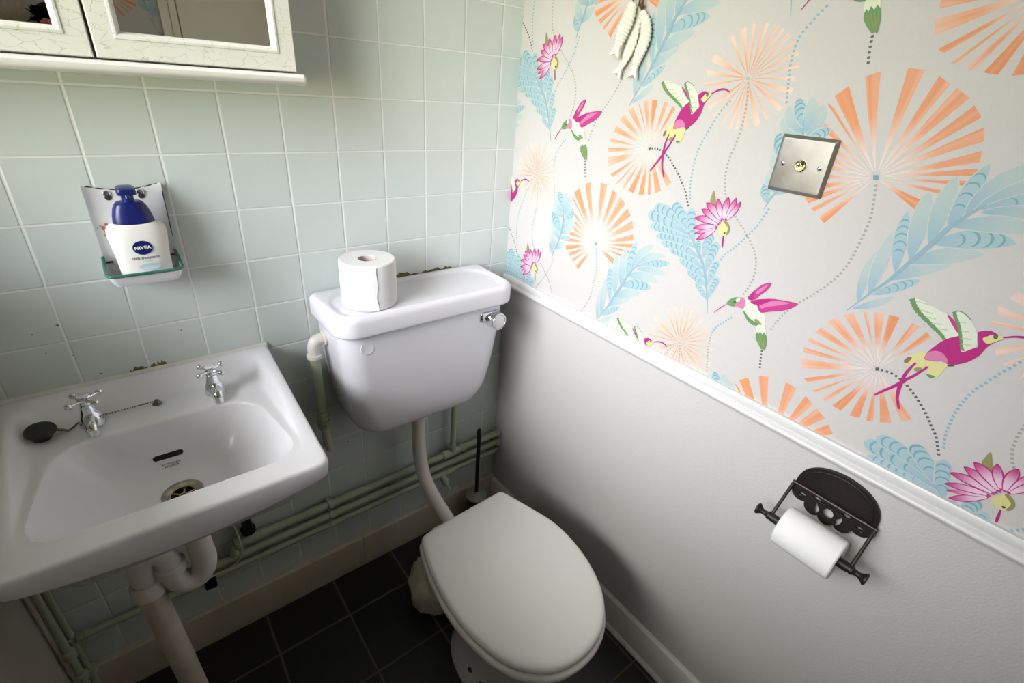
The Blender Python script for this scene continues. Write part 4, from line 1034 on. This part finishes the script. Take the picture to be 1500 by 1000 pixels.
# ------------------------------------------------------------------ soap bottle
BX0, BY0, BZ0 = -0.8985, -0.043, 1.1022
sb = thing('soap_bottle', (BX0, BY0, BZ0), 'white pump soap bottle with navy cap standing in the enamel holder', 'soap bottle')
def bl(z, hw, hd, dx=0.0, p=2.6, n=48):
    o = []
    for k in range(n):
        a = 2 * PI * k / n; c, s = math.cos(a), math.sin(a)
        o.append((BX0 + dx + hw * math.copysign(abs(c) ** (2 / p), c), BY0 + hd * math.copysign(abs(s) ** (2 / p), s), BZ0 + z))
    return o
B_ = MB(); B_.loft([bl(0, 0.036, 0.016), bl(0.001, 0.039, 0.0185), bl(0.004, 0.0405, 0.0195), bl(0.02, 0.0405, 0.020), bl(0.045, 0.0412, 0.021), bl(0.065, 0.0432, 0.022), bl(0.082, 0.0450, 0.0225), bl(0.093, 0.0448, 0.0222), bl(0.100, 0.0425, 0.0215), bl(0.105, 0.0375, 0.0205), bl(0.1075, 0.031, 0.019)])
bod = B_.build('body', m_bottle, sb)
C_ = MB(); C_.loft([bl(0.104, 0.0310, 0.0200), bl(0.108, 0.0310, 0.0200), bl(0.120, 0.0292, 0.0190), bl(0.132, 0.0258, 0.0175), bl(0.139, 0.0222, 0.016), bl(0.142, 0.0195, 0.0148), bl(0.143, 0.016, 0.0135)])
cp = C_.build('cap', m_navy, sb)
pu = MB(); pu.lathe([(0.0095, 0.140), (0.0092, 0.152), (0.0105, 0.156)], (BX0, BY0, BZ0), n=24)
pu.loft([[(BX0 + x, BY0 + y, BZ0 + z) for x, y in rrect(-w, w, -f, 0.010, 0.007, 5)] for w, f, z in ((0.0118, 0.016, 0.155), (0.0138, 0.026, 0.158), (0.0142, 0.028, 0.163), (0.0135, 0.027, 0.1675), (0.0105, 0.022, 0.1695))])
pu.lathe([(0.0042, 0), (0.0042, 0.007)], (BX0, BY0 - 0.022, BZ0 + 0.159), (0, -0.3, -1), 14)
pu.build('pump_head', m_navy, sb)
def front(u, v, lift=0.0004):      # a point on the bottle's front face
    z = v; hw, hd = (0.0412, 0.021) if z < 0.05 else (0.0436, 0.0222)
    c = max(-1, min(1, u / hw)); y = hd * (1 - abs(c) ** 2.6) ** (1 / 2.6)
    return (BX0 + u, BY0 - y - lift, BZ0 + z)
lg = MB(); zc = 0.0645; lg.add([front(0.001 + 0.0148 * math.cos(2 * PI * i / 40), zc + 0.0128 * math.sin(2 * PI * i / 40), 0.0007) for i in range(40)], [list(range(40))])
lgo = lg.build('logo_disc', m_navyprint, bod, smooth=False)
text_mesh('NIVEA', 0.0084, lambda u, v: front(0.001 + u, zc + v, 0.0011), 0.00022, 1.08).build('logo_lettering', m_whiteprint, bod, smooth=False)
text_mesh('rich moisture', 0.0076, lambda u, v: front(0.002 + u, 0.0455 + v, 0.0009), 0.00008, 1.0).build('product_lettering', m_greyprint, bod, smooth=False)
text_mesh('soft', 0.006, lambda u, v: front(0.004 + u, 0.0395 + v, 0.0009), 0.0001).build('variant_lettering', m_paleblue, bod, smooth=False)
el = MB(); el.add([front(0.005 + 0.017 * math.cos(2 * PI * i / 32), 0.0285 + 0.0062 * math.sin(2 * PI * i / 32), 0.0008) for i in range(32)], [list(range(32))]); el.build('feather_print', m_paleblue, bod, smooth=False)

# ------------------------------------------------------------------ mirror cabinet
CBX0, CBX1, CBZ0, CBZ1, CBF = -1.225, -0.607, 1.468, 2.06, -0.130
cb = thing('mirror_cabinet', (-0.915, 0, 1.445), 'white crackle-painted wall cabinet with mirrored doors, above the basin', 'cabinet')
MB().rbox(CBX0 + 0.004, CBX1 - 0.004, CBF + 0.022, -0.001, CBZ0 - 0.003, CBZ1 + 0.003, 0.002).build('carcass', m_crackle, cb)
mb = MB(); pr = [(0, 0.0), (-0.132, 0.0), (-0.139, 0.003), (-0.1425, 0.008), (-0.1425, 0.013), (-0.139, 0.0175), (-0.132, 0.0185), (0, 0.0185)]
mo = []
for i, (x, k) in enumerate(((CBX0 - 0.004, 0.004), (CBX0 - 0.008, 0.0), (CBX1 + 0.006, 0.0), (CBX1 + 0.0105, 0.004), (CBX1 + 0.012, 0.010))):
    mo.append([(x, min(-0.001, y + (k if y < -0.1 else 0)), 1.4465 + z * (1 - k * 6) + k * 3 * 0.0185) for y, z in pr])
mb.loft(mo); mb.build('bottom_moulding', m_white, cb)
MB().rbox(CBX0 - 0.008, CBX1 + 0.01, -0.146, -0.001, CBZ1 + 0.003, CBZ1 + 0.02, 0.004).build('top_moulding', m_white, cb)
def cabdoor(x0, x1):
    m = MB(); y0, y1 = CBF, CBF + 0.0195; w = 0.036; z0, z1 = CBZ0 - 0.0005, CBZ1
    def fr(i, y): return [(x0 + i, y, z0 + i), (x1 - i, y, z0 + i), (x1 - i, y, z1 - i), (x0 + i, y, z1 - i)]
    m.loft([fr(w + 0.004, y1), fr(0.0015, y1), fr(0, y1 - 0.0015), fr(0, y0 + 0.002), fr(0.0015, y0), fr(w - 0.010, y0), fr(w - 0.009, y0 - 0.0012), fr(w - 0.006, y0 - 0.0015), fr(w - 0.003, y0), fr(w, y0 + 0.006), fr(w + 0.0002, y0 + 0.010)], False, False)
    d = m.build('door', m_crackle, cb, angle=25)
    q = MB(); q.box(x0 + w - 0.002, x1 - w + 0.002, y0 + 0.0085, y0 + 0.0125, z0 + w - 0.002, z1 - w + 0.002); q.build('mirror', m_mirror, d, smooth=False)
cabdoor(-0.889, -0.609); cabdoor(-1.176, -0.8925)

# ------------------------------------------------------------------ pipes on the tiled wall
PY = -0.030
def pipe(pts, r, label, grp, loc=None):
    t = thing('water_pipe', loc or pts[0], label, 'pipe', grp); MB().tube(pts, r, 18).build('pipe_run', m_green, t); return t
def collar(mb, x, z, r, w=0.018, y=PY): mb.lathe([(r * 1.02, 0), (r * 1.38, 0.002), (r * 1.42, w * 0.45), (r * 1.42, w * 0.55), (r * 1.38, w - 0.002), (r * 1.02, w)], (x, y, z), (1, 0, 0), 20)
Z1, Z2, Z3 = 0.343, 0.301, 0.264
t1 = pipe([(-0.002, PY, Z1), (-0.872, PY, Z1)], 0.0112, 'topmost of three green-painted pipes along the wall, with a teed riser', 'pipes along the tiled wall')
f = MB(); collar(f, -0.244, Z1, 0.0112); collar(f, -0.176, Z1, 0.0112); f.tube([(-0.244, PY, Z1), (-0.16, PY, Z1)], 0.0138, 18); f.tube([(-0.205, PY, Z1), (-0.205, PY, Z1 + 0.030)], 0.0135, 16)
f.build('tee_fitting', m_green, t1); f = MB(); collar(f, -0.818, Z1, 0.0112); f.tube([(-0.80, PY, Z1), (-0.875, PY, Z1)], 0.0138, 18); collar(f, -0.882, Z1, 0.0112, 0.012)
f.tube(smoothline([(-0.868, PY, Z1), (-0.882, PY, Z1 - 0.006), (-0.886, PY - 0.004, Z1 - 0.018), (-0.886, PY - 0.005, Z1 - 0.030)], 5), 0.0100, 16)
f.build('elbow_fitting', m_green, t1)
MB().tube([(-0.205, PY, Z1 + 0.012), (-0.197, PY, 0.64)], 0.0085, 16).build('riser', m_green, t1)
t2 = pipe([(-0.002, PY, Z2), (-1.0, PY, Z2)], 0.0108, 'middle of three green-painted pipes along the wall', 'pipes along the tiled wall')
f = MB(); collar(f, -0.975, Z2, 0.0108); f.tube([(-0.95, PY, Z2), (-1.0, PY, Z2)], 0.0135, 16); f.build('coupling', m_green, t2)
t3 = pipe([(-0.002, PY, Z3), (-1.225, PY, Z3)], 0.0085, 'lowest of three green-painted pipes along the wall, with a stop tap', 'pipes along the tiled wall')
f = MB(); collar(f, -0.315, Z3, 0.0085, 0.022); collar(f, -0.215, Z3, 0.0085, 0.016); f.tube([(-0.30, PY, Z3), (-0.205, PY, Z3)], [0.011, 0.0145, 0.0105], 18)
f.tube([(-0.248, PY, Z3), (-0.246, PY - 0.018, Z3 - 0.012), (-0.244, PY - 0.036, Z3 - 0.024)], [0.013, 0.012, 0.008], 16)
f.lathe([(0.010, 0), (0.0145, 0.002), (0.0145, 0.010), (0.010, 0.012)], (-0.2455, PY - 0.020, Z3 - 0.0135), (0.08, -0.83, -0.55), 8)
vb = f.build('stop_tap_body', m_green, t3)
h = MB(); h.tube([(-0.244, PY - 0.034, Z3 - 0.022), (-0.242, PY - 0.058, Z3 - 0.038)], 0.0042, 12)
h.tube([(-0.263, PY - 0.057, Z3 - 0.044), (-0.242, PY - 0.058, Z3 - 0.038), (-0.221, PY - 0.059, Z3 - 0.031)], [0.0048, 0.006, 0.0048], 12)
h.sphere((-0.263, PY - 0.057, Z3 - 0.044), 0.0058, 10); h.sphere((-0.221, PY - 0.059, Z3 - 0.031), 0.0058, 10)
h.build('stop_tap_handle', m_green, t3)
for t, z, r in ((t1, Z1, 0.0112), (t2, Z2, 0.0108), (t3, Z3, 0.0085)):
    for x in (-0.626, -0.012):
        q = MB(); q.lathe([(r * 1.03, 0), (r * 1.32, 0.001), (r * 1.32, 0.013), (r * 1.03, 0.014)], (x - 0.007, PY, z), (1, 0, 0), 18); q.rbox(x - 0.006, x + 0.006, PY, -0.0005, z - 0.006, z + 0.006, 0.002)
        q.build('clip', m_green, t)
# dark bracket gripping the lowest pipe
dk = MB(); dk.rbox(-0.968, -0.940, PY - 0.022, -0.0005, Z3 - 0.018, Z3 + 0.014, 0.004); dk.build('dark_bracket', m_black, t3)
# black down-pipe below the basin
bp = MB(); bp.tube([(-0.842, -0.024, 0.372), (-0.842, -0.024, 0.72)], 0.0125, 16); bp.lathe([(0.0128, 0), (0.018, 0.002), (0.018, 0.014), (0.0128, 0.016)], (-0.842, -0.024, 0.362), n=18)
tag(bp.build('drop_pipe', m_black, org=(-0.842, -0.024, 0.36)), 'black drop pipe on the tiles under the right side of the basin', 'pipe')
# thin white cable
cw = MB().tube(smoothline([(-0.885, -0.012, 0.66), (-0.885, -0.012, 0.47), (-0.872, -0.013, 0.40), (-0.868, -0.050, 0.36), (-0.873, -0.056, 0.325), (-0.895, -0.056, 0.30), (-0.925, -0.053, 0.293), (-0.965, -0.056, 0.298), (-1.000, -0.050, 0.31), (-1.012, -0.03, 0.335)], 7), 0.0026, 8)
tag(cw.build('cable', m_cable, org=(-0.885, -0.012, 0.3)), 'thin white cable drooping over the pipes under the basin', 'cable')
# corner pipes by the left wall
for i, (x, y, zt, lab) in enumerate(((-1.236, -0.022, 0.80, 'vertical painted pipe in the left corner, the one touching the tiles'), (-1.241, -0.060, 0.80, 'vertical painted pipe in the left corner, the one further from the tiles'))):
    t = thing('corner_pipe', (x, y, 0), lab, 'pipe', 'vertical pipes in the left corner')
    MB().tube([(x, y, 0.0), (x, y, zt)], 0.0075, 16).build('pipe_run', m_green, t)
    q = MB().lathe([(0.009, 0), (0.0128, 0.002), (0.0128, 0.022), (0.009, 0.024)], (x, y, 0.245), n=18)
    if i == 0: q.tube([(x, y, 0.257), (-1.205, PY, Z3)], 0.0105, 14)
    q.build('pipe_joint', m_green, t)
    MB().lathe([(0.009, 0), (0.0128, 0.002), (0.0128, 0.02), (0.009, 0.022)], (x, y, 0.12 + 0.04 * i), n=18).build('pipe_joint', m_green, t)

# overflow pipe at the cistern's left
op = thing('overflow_pipe', (-0.617, -0.05, 0.56), 'green-painted overflow pipe with white elbow, left of the cistern', 'pipe')
OY = -0.045
e = MB(); e.tube(smoothline([(-0.581, OY, 0.893), (-0.602, OY, 0.893), (-0.614, OY, 0.888), (-0.619, OY, 0.876), (-0.6195, OY, 0.856)], 5), 0.0142, 18)
e.lathe([(0.0145, 0), (0.018, 0.001), (0.018, 0.009), (0.0145, 0.010)], (-0.6195, OY, 0.846), n=20); e.lathe([(0.0145, 0), (0.018, 0.001), (0.018, 0.007), (0.0145, 0.008)], (-0.5875, OY, 0.893), (-1, 0, 0), 20)
e.build('elbow', m_plastic, op)
MB().tube([(-0.6195, OY, 0.848), (-0.617, OY, 0.655)], 0.0122, 18).build('down_pipe', m_green, op)
e = MB()
for z, r in ((0.676, 0.0165), (0.664, 0.0175), (0.648, 0.0172), (0.634, 0.016)): e.lathe([(0.0125, 0), (r, 0.001), (r, 0.008), (0.0125, 0.009)], (-0.617, OY, z), n=10)
e.tube([(-0.617, OY, 0.685), (-0.617, OY, 0.63)], 0.0135, 18)
e.build('compression_joint', m_green, op)
MB().tube(smoothline([(-0.617, OY, 0.64), (-0.615, OY, 0.60), (-0.612, OY, 0.565), (-0.607, OY + 0.012, 0.548), (-0.604, -0.004, 0.545)], 5), 0.0112, 16).build('tail_pipe', m_oldpvc, op)

# ------------------------------------------------------------------ toilet brush
bx, by = -0.128, -0.078
tb = thing('toilet_brush', (bx, by, 0.0), 'toilet brush with thin black handle in a clear-topped holder, in the corner', 'toilet brush')
MB().lathe([(0.034, 0.001), (0.036, 0.004), (0.034, 0.02), (0.0335, 0.128), (0.0355, 0.131), (0.0355, 0.135)], (bx, by, 0), n=36).build('holder', m_black, tb)
MB().lathe([(0.0375, 0.135), (0.0385, 0.138), (0.0375, 0.142), (0.026, 0.146), (0.010, 0.151), (0.007, 0.158)], (bx, by, 0), n=36).build('lid', m_bristle, tb)
rb = MB()
for k in range(14):
    a = 2 * PI * k / 14; rb.tube([(bx + r * math.cos(a), by + r * math.sin(a), 0.1435 + (0.036 - r) * 0.28) for r in (0.012, 0.034)], [0.0010, 0.0018], 6)
rb.build('lid_ribs', m_bristle, tb)
MB().tube([(bx, by, 0.152), (bx - 0.001, by, 0.30), (bx - 0.002, by - 0.002, 0.437), (bx - 0.002, by - 0.002, 0.442)], [0.0068, 0.0068, 0.0072, 0.005], 14).build('handle', m_black, tb)

# ------------------------------------------------------------------ light switch
SY, SZ = -0.772, 1.3905
ls = thing('light_switch', (0, SY, SZ), 'brushed steel light switch plate with a small toggle, on the patterned wall', 'light switch')
def sq(h, x): return [(-x, SY + a, SZ + b) for a, b in rrect(-h, h, -h, h, 0.0025, 3)]
MB().loft([sq(0.0455, 0.0008), sq(0.0455, 0.0022), sq(0.0450, 0.0030), sq(0.0405, 0.0068), sq(0.0395, 0.0071)]).build('plate', m_steel, ls, angle=20)
MB().lathe([(0.0095, 0), (0.0095, 0.003), (0.008, 0.0045), (0.0052, 0.0045), (0.0048, 0.002)], (-0.0068, SY, SZ), (-1, 0, 0), 28).build('toggle_collar', m_chrome, ls)
MB().tube([(-0.008, SY, SZ), (-0.014, SY, SZ + 0.0015), (-0.0205, SY + 0.0006, SZ + 0.005), (-0.0215, SY + 0.0006, SZ + 0.0055)], [0.0024, 0.0026, 0.0040, 0.0026], 16).build('toggle', m_chrome, ls)
for s in (-1, 1):
    q = MB().lathe([(0.0036, 0), (0.0036, 0.0012), (0.0024, 0.0019)], (-0.0069, SY + s * 0.0302, SZ), (-1, 0, 0), 18).build('screw', m_chrome, ls)
    MB().rbox(-0.0091, -0.0086, SY + s * 0.0302 - 0.0027, SY + s * 0.0302 + 0.0027, SZ - 0.0005, SZ + 0.0005, 0.0001).build('screw_slot', m_chip, q)

# ------------------------------------------------------------------ hanging fish ornament
fo = thing('fish_ornament', (0, -0.378, 1.70), 'three chalk-white carved fish hanging on a brown cord against the patterned wall', 'ornament')
def fish(spine, w, dep, tail):
    """spine: (x, y, z) from head to tail root; ridged body, forked tail"""
    m = MB(); P = smoothline(spine, 9); n = len(P); loops = []
    for i, p in enumerate(P):
        t = i / (n - 1); e = math.sin(PI * min(1, 0.10 + 0.80 * t)) ** 0.7
        k = (1 + 0.10 * math.cos(i * PI)) if 0.12 < t < 0.92 else 1.0
        if i == 0: e *= 0.5
        d = (P[min(i + 1, n - 1)] - P[max(i - 1, 0)]).normalized(); s = Vector((0, d.z, -d.y))
        loops.append([p + s * (w * e * k * math.cos(2 * PI * a / 18)) + Vector((dep * e * k * math.sin(2 * PI * a / 18), 0, 0)) for a in range(18)])
    m.loft(loops); o = m.build('fish', m_fish, fo, angle=24)
    p = P[-1]; d = (P[-1] - P[-4]).normalized(); s = Vector((0, d.z, -d.y)); t_ = MB()
    o2 = [p + s * a + d * b for a, b in ((-w * 0.42, -0.006), (w * 0.42, -0.006), (w * 0.5, 0.004), (w * 1.0, tail), (w * 0.35, tail * 0.78), (0, tail * 0.66), (-w * 0.35, tail * 0.8), (-w * 1.0, tail * 1.02), (-w * 0.5, 0.004))]
    t_.loft([[q + Vector((dep * 0.35 * k, 0, 0)) for q in o2] for k in (-1, 1)]); t_.build('tail', m_fish, o, angle=50)
    eye = MB()
    return o
fish([(-0.026, -0.372, 1.636), (-0.026, -0.368, 1.612), (-0.026, -0.357, 1.584), (-0.026, -0.350, 1.560)], 0.0155, 0.008, 0.020)
fish([(-0.0105, -0.384, 1.622), (-0.0105, -0.400, 1.600), (-0.0105, -0.4035, 1.574), (-0.0105, -0.394, 1.542), (-0.0105, -0.391, 1.524)], 0.0135, 0.0072, 0.020)
fish([(-0.0095, -0.374, 1.630), (-0.0095, -0.374, 1.600), (-0.0095, -0.369, 1.560), (-0.0095, -0.352, 1.524)], 0.0130, 0.0064, 0.019)
cd = MB()
for pts in ([(-0.004, -0.378, 1.715), (-0.018, -0.374, 1.68), (-0.026, -0.372, 1.635)], [(-0.004, -0.378, 1.715), (-0.010, -0.384, 1.66), (-0.0105, -0.384, 1.622)], [(-0.004, -0.378, 1.715), (-0.008, -0.376, 1.67), (-0.0095, -0.374, 1.628)]): cd.tube(smoothline(pts, 5), 0.0017, 8)
for c in ((-0.024, -0.3735, 1.646), (-0.0115, -0.384, 1.631)):
    for a in range(4): cd.sphere((c[0] - 0.001 * (a % 2), c[1] + 0.003 * math.cos(a * 1.7), c[2] + 0.003 * math.sin(a * 1.7)), 0.0032, 8)
cd.build('cord', m_cord, fo)
MB().lathe([(0.0022, 0.0005), (0.0022, 0.006), (0.0035, 0.0065), (0.0035, 0.008)], (0, -0.378, 1.714), (-1, 0, 0), 14).build('nail', m_chip, fo)

# ------------------------------------------------------------------ cast-iron roll holder on the right wall
HZ = 0.836; HY0, HY1 = -0.951, -1.091; HYM = (HY0 + HY1) / 2
rh = thing('roll_holder', (0, HYM, HZ), 'black cast-iron toilet roll holder with a pierced flap, below the white rail', 'toilet roll holder')
def outline_solid(splines, x0, x1):
    """filled flat outline with holes, given thickness between two depths from the wall"""
    cu = bpy.data.curves.new('outline', 'CURVE'); cu.dimensions = '2D'; cu.fill_mode = 'BOTH'; cu.extrude = abs(x1 - x0) / 2 - 0.0006; cu.bevel_depth = 0.0006; cu.bevel_resolution = 1; cu.offset = -0.0006
    for s in splines:
        sp = cu.splines.new('POLY'); sp.points.add(len(s) - 1); sp.use_cyclic_u = True
        for i, p in enumerate(s): sp.points[i].co = (p[0], p[1], 0, 1)
    ob = bpy.data.objects.new('outline', cu); COL.objects.link(ob)
    me = bpy.data.meshes.new_from_object(ob.evaluated_get(bpy.context.evaluated_depsgraph_get()))
    m = MB(); xm = (x0 + x1) / 2
    m.add([(xm - v.co.z, v.co.x, v.co.y) for v in me.vertices], [list(p.vertices) for p in me.polygons])
    bpy.data.objects.remove(ob); bpy.data.curves.remove(cu); bpy.data.meshes.remove(me); return m
def circ(y, z, ry, rz, n=20, a0=0, rot=0): 
    o = []
    for i in range(n):
        a = a0 + 2 * PI * i / n; p, q = ry * math.cos(a), rz * math.sin(a)
        o.append((y + p * math.cos(rot) - q * math.sin(rot), z + p * math.sin(rot) + q * math.cos(rot)))
    return o
hw = (HY0 - HY1) / 2
top = [(HYM + hw * math.cos(PI * i / 30), HZ + 0.002 + 0.0605 * math.sin(PI * i / 30) ** 0.85) for i in range(31)]
MB_ = outline_solid([top + [(HY1, HZ - 0.004), (HY0, HZ - 0.004)]], -0.001, -0.007); MB_.build('back_plate', m_iron, rh, angle=30)
inn = [(-0.0066, HYM + (hw - 0.010) * math.cos(PI * i / 30), HZ + 0.006 + 0.049 * math.sin(PI * i / 30) ** 0.85) for i in range(31)]
MB().tube(inn, 0.0016, 8).build('raised_border', m_iron, rh)
# pierced flap: scalloped lower edge, round and crescent holes
ed = [(HY0 - 0.002, HZ)]
def arc(cy, cz, r, a0, a1, n=10): return [(cy + r * math.cos(a0 + (a1 - a0) * i / n), cz + r * math.sin(a0 + (a1 - a0) * i / n)) for i in range(n + 1)]
ed += arc(HY0 - 0.0185, HZ - 0.010, 0.0185, 0.2, -2.0) + arc(HY0 - 0.045, HZ - 0.026, 0.0165, 0.0, -1.9) + arc(HYM, HZ - 0.032, 0.0145, -0.35, -PI + 0.35) + arc(HY1 + 0.045, HZ - 0.026, 0.0165, -PI + 1.9, -PI) + arc(HY1 + 0.0185, HZ - 0.010, 0.0185, -PI + 2.0, -PI - 0.2)
ed += [(HY1 + 0.002, HZ)]
def cres(cy, cz, r, a0, a1, w, n=10):
    o = arc(cy, cz, r, a0, a1, n); i_ = []
    for i in range(n + 1):
        a = a0 + (a1 - a0) * i / n; k = r - w * math.sin(PI * i / n) - 0.0004; i_.append((cy + k * math.cos(a), cz + k * math.sin(a)))
    return o + i_[::-1]
holes = [circ(HYM, HZ - 0.0215, 0.0088, 0.0100)]
for s in (-1, 1):
    holes.append(cres(HYM, HZ - 0.022, 0.0235, PI / 2 - s * (PI / 2 + 0.75), PI / 2 - s * (PI / 2 - 0.35), 0.0085))
    holes.append(cres(HYM + s * 0.026, HZ - 0.0145, 0.0125, PI / 2 - s * 0.9, PI / 2 + s * 0.9, 0.0075))
    holes.append(circ(HYM + s * 0.0495, HZ - 0.0135, 0.0062, 0.0032, 12)); holes.append(circ(HYM + s * 0.0535, HZ - 0.0190, 0.0042, 0.0028, 10))
    holes.append(circ(HYM + s * 0.0125, HZ - 0.0068, 0.0030, 0.0012, 8))
holes.append(circ(HYM, HZ - 0.0060, 0.003, 0.0014, 8))
fl = outline_solid([ed] + holes, -0.0105, -0.0150)
fl.v = [(x - 0.04 * (HZ - z), y, z) for x, y, z in fl.v]
fl.build('pierced_flap', m_iron, rh, angle=30)
hg = MB().tube([(-0.0115, HY0 + 0.003, HZ), (-0.0115, HY1 - 0.003, HZ)], 0.0035, 12)
for y in (HY0 - 0.02, HYM, HY1 + 0.02): hg.lathe([(0.0046, -0.007), (0.0046, 0.007)], (-0.0115, y, HZ), (0, 1, 0), 12)
hg.build('hinge_bar', m_ironlt, rh)
RX, RZ = -0.070, 0.778
for y in (HY0 + 0.0005, HY1 - 0.0005):
    a = MB(); a.tube([(-0.0115, y, HZ), (-0.040, y, HZ - 0.027), (RX, y, RZ)], [0.0034, 0.0030, 0.0034], 10)
    a.lathe([(0.0066, -0.0035), (0.0072, 0), (0.0066, 0.0035)], (RX, y, RZ), (0, 1, 0), 16)
    a.build('arm', m_ironlt, rh)
rl = MB(); rl.lathe([(0.0085, 0), (0.0085, 0.138)], (RX, HY0 - 0.001, RZ), (0, -1, 0), 20)
rl.build('roller', m_iron, rh)
for y, s in ((HY0 + 0.004, 1), (HY1 - 0.004, -1)):
    MB().lathe([(0.0078, -0.003), (0.0082, 0.001), (0.0062, 0.003), (0.0050, 0.008), (0.0056, 0.013), (0.0092, 0.018), (0.0112, 0.020), (0.0112, 0.0225), (0.009, 0.0238)], (RX, y, RZ), (0, s, 0), 24).build('end_knob', m_iron, rh)
roll((RX, -0.9715, RZ), (0, -1, 0), 0.039, 0.102, 0.0100, 'white toilet roll held by the black cast-iron holder on the right wall', 1)

# ------------------------------------------------------------------ behind the camera, seen only in the mirror
shf = MB().rbox(XL + 0.002, -0.86, YF + 0.001, YF + 0.13, 1.505, 1.538, 0.003)
tag(shf.build('wall_shelf', m_black, org=(-1.06, YF, 1.505)), 'narrow black shelf reflected in the left mirror', 'shelf')
pt = thing('pot_plant', (-0.95, YF + 0.07, 1.538), 'dark leafy plant with pink bloom reflected in the left mirror', 'plant')
px_, py_, pz_ = -0.95, YF + 0.07, 1.538
MB().lathe([(0.026, 0.0005), (0.030, 0.02), (0.030, 0.024), (0.027, 0.024)], (px_, py_, pz_), n=24).build('pot', m_black, pt)
lv = MB(); rn = random.Random(11)
for k in range(110):
    a = rn.uniform(0, 2 * PI); el_ = rn.uniform(0.0, 1.35); l = rn.uniform(0.035, 0.062); b = Vector((px_, py_, pz_ + 0.018 + rn.uniform(0, .012)))
    d = Vector((math.cos(a) * math.cos(el_), math.sin(a) * math.cos(el_) * 0.6, math.sin(el_) * 0.85)); s = d.cross(Vector((0, 0, 1))).normalized(); u = s.cross(d)
    w = l * 0.5
    lv.loft([[b + d * (l * t) + s * (w * math.sin(PI * (0.08 + 0.86 * t)) * c) + u * (0.0012 * e - 0.012 * t * t) for c, e in ((-1, 0), (0, 1.6), (1, 0), (0, -0.6))] for t in (0, 0.25, 0.5, 0.75, 1.0)])
lv.build('leaves', m_leafdark, pt)
fl_ = MB(); fc = Vector((px_ + 0.000, py_ + 0.062, pz_ + 0.004))
for k in range(7):
    a = 2 * PI * k / 7; fl_.sphere(fc + Vector((0.013 * math.cos(a), 0, 0.013 * math.sin(a))), 0.010, 10, (1, 0.5, 1))
fl_.sphere(fc + Vector((0, 0.003, 0)), 0.008, 10); fl_.build('bloom', m_pink, pt)

# ------------------------------------------------------------------ daylight
w = bpy.data.worlds.new('daylight'); sc.world = w; w.use_nodes = True
nt = w.node_tree; bg = nt.nodes['Background']
tc = N(nt, 'ShaderNodeTexCoord'); sp = N(nt, 'ShaderNodeSeparateXYZ'); nt.links.new(tc.outputs['Generated'], sp.inputs[0])
rp = N(nt, 'ShaderNodeValToRGB')
# hazy bright sky low down on the sunny side, dimmer overhead, garden green below the horizon
rp.color_ramp.elements[0].position = 0.0; rp.color_ramp.elements[0].color = (0.24, 0.24, 0.10, 1)
for p_, c_ in ((0.46, (0.40, 0.38, 0.10, 1)), (0.53, (0.74, 0.73, 0.80, 1)), (0.66, (0.98, 0.96, 1.05, 1)), (0.78, (1.20, 1.16, 1.20, 1)), (0.90, (1.30, 1.20, 1.05, 1))):
    e = rp.color_ramp.elements.new(p_); e.color = c_
rp.color_ramp.elements[-1].position = 1.0; rp.color_ramp.elements[-1].color = (0.60, 0.54, 0.42, 1)
nt.links.new(M_(nt, 'MULTIPLY_ADD', sp.outputs['Z'], 0.5, 0.5), rp.inputs['Fac'])
dt = N(nt, 'ShaderNodeVectorMath'); dt.operation = 'DOT_PRODUCT'; nt.links.new(tc.outputs['Generated'], dt.inputs[0]); dt.inputs[1].default_value = (-0.46, -0.71, 0.53)
mr = N(nt, 'ShaderNodeMapRange'); mr.interpolation_type = 'SMOOTHSTEP'; mr.inputs['From Min'].default_value = 0.1; mr.inputs['From Max'].default_value = 0.95; mr.inputs['To Min'].default_value = 0.3; mr.inputs['To Max'].default_value = 1.65
nt.links.new(dt.outputs['Value'], mr.inputs['Value'])
nt.links.new(rp.outputs['Color'], bg.inputs['Color']); nt.links.new(M_(nt, 'MULTIPLY', mr.outputs[0], 13.8), bg.inputs['Strength'])
pl_ = bpy.data.lights.new('window_portal', 'AREA'); pl_.shape = 'RECTANGLE'; pl_.size = WZ1 - WZ0; pl_.size_y = WY1 - WY0
pl_.cycles.is_portal = True
po = bpy.data.objects.new('window_portal', pl_); COL.objects.link(po)
po.location = (XL - 0.10, (WY0 + WY1) / 2, (WZ0 + WZ1) / 2); po.rotation_euler = (0, -PI / 2, 0)

# ------------------------------------------------------------------ camera
cam = bpy.data.cameras.new('camera'); cam.sensor_fit = 'HORIZONTAL'; cam.sensor_width = 36.0
cam.lens = 36.0 * 721.09 / 1500.0; cam.clip_start = 0.02
co = bpy.data.objects.new('camera', cam); COL.objects.link(co)
RX_ = (0.7851197873987918, -0.6151844038171893, 0.07165939390592936); RY_ = (-0.2366862970697005, -0.4049435728909536, -0.88317625622168); RZ_ = (0.5723342696486987, 0.6764383579265727, -0.46353493041117455)
mw = Matrix.Identity(4)
for i in range(3): mw[i][0] = RX_[i]; mw[i][1] = -RY_[i]; mw[i][2] = -RZ_[i]
mw.translation = Vector((-0.9227, -1.149, 1.4781)); co.matrix_world = mw
sc.camera = co
sc.view_settings.view_transform = 'Standard'; sc.view_settings.look = 'None'; sc.view_settings.exposure = 0.0; sc.view_settings.gamma = 1.0
sc.view_settings.use_curve_mapping = False
sc.cycles.max_bounces = 14; sc.cycles.diffuse_bounces = 2; sc.cycles.glossy_bounces = 6; sc.cycles.transparent_max_bounces = 12
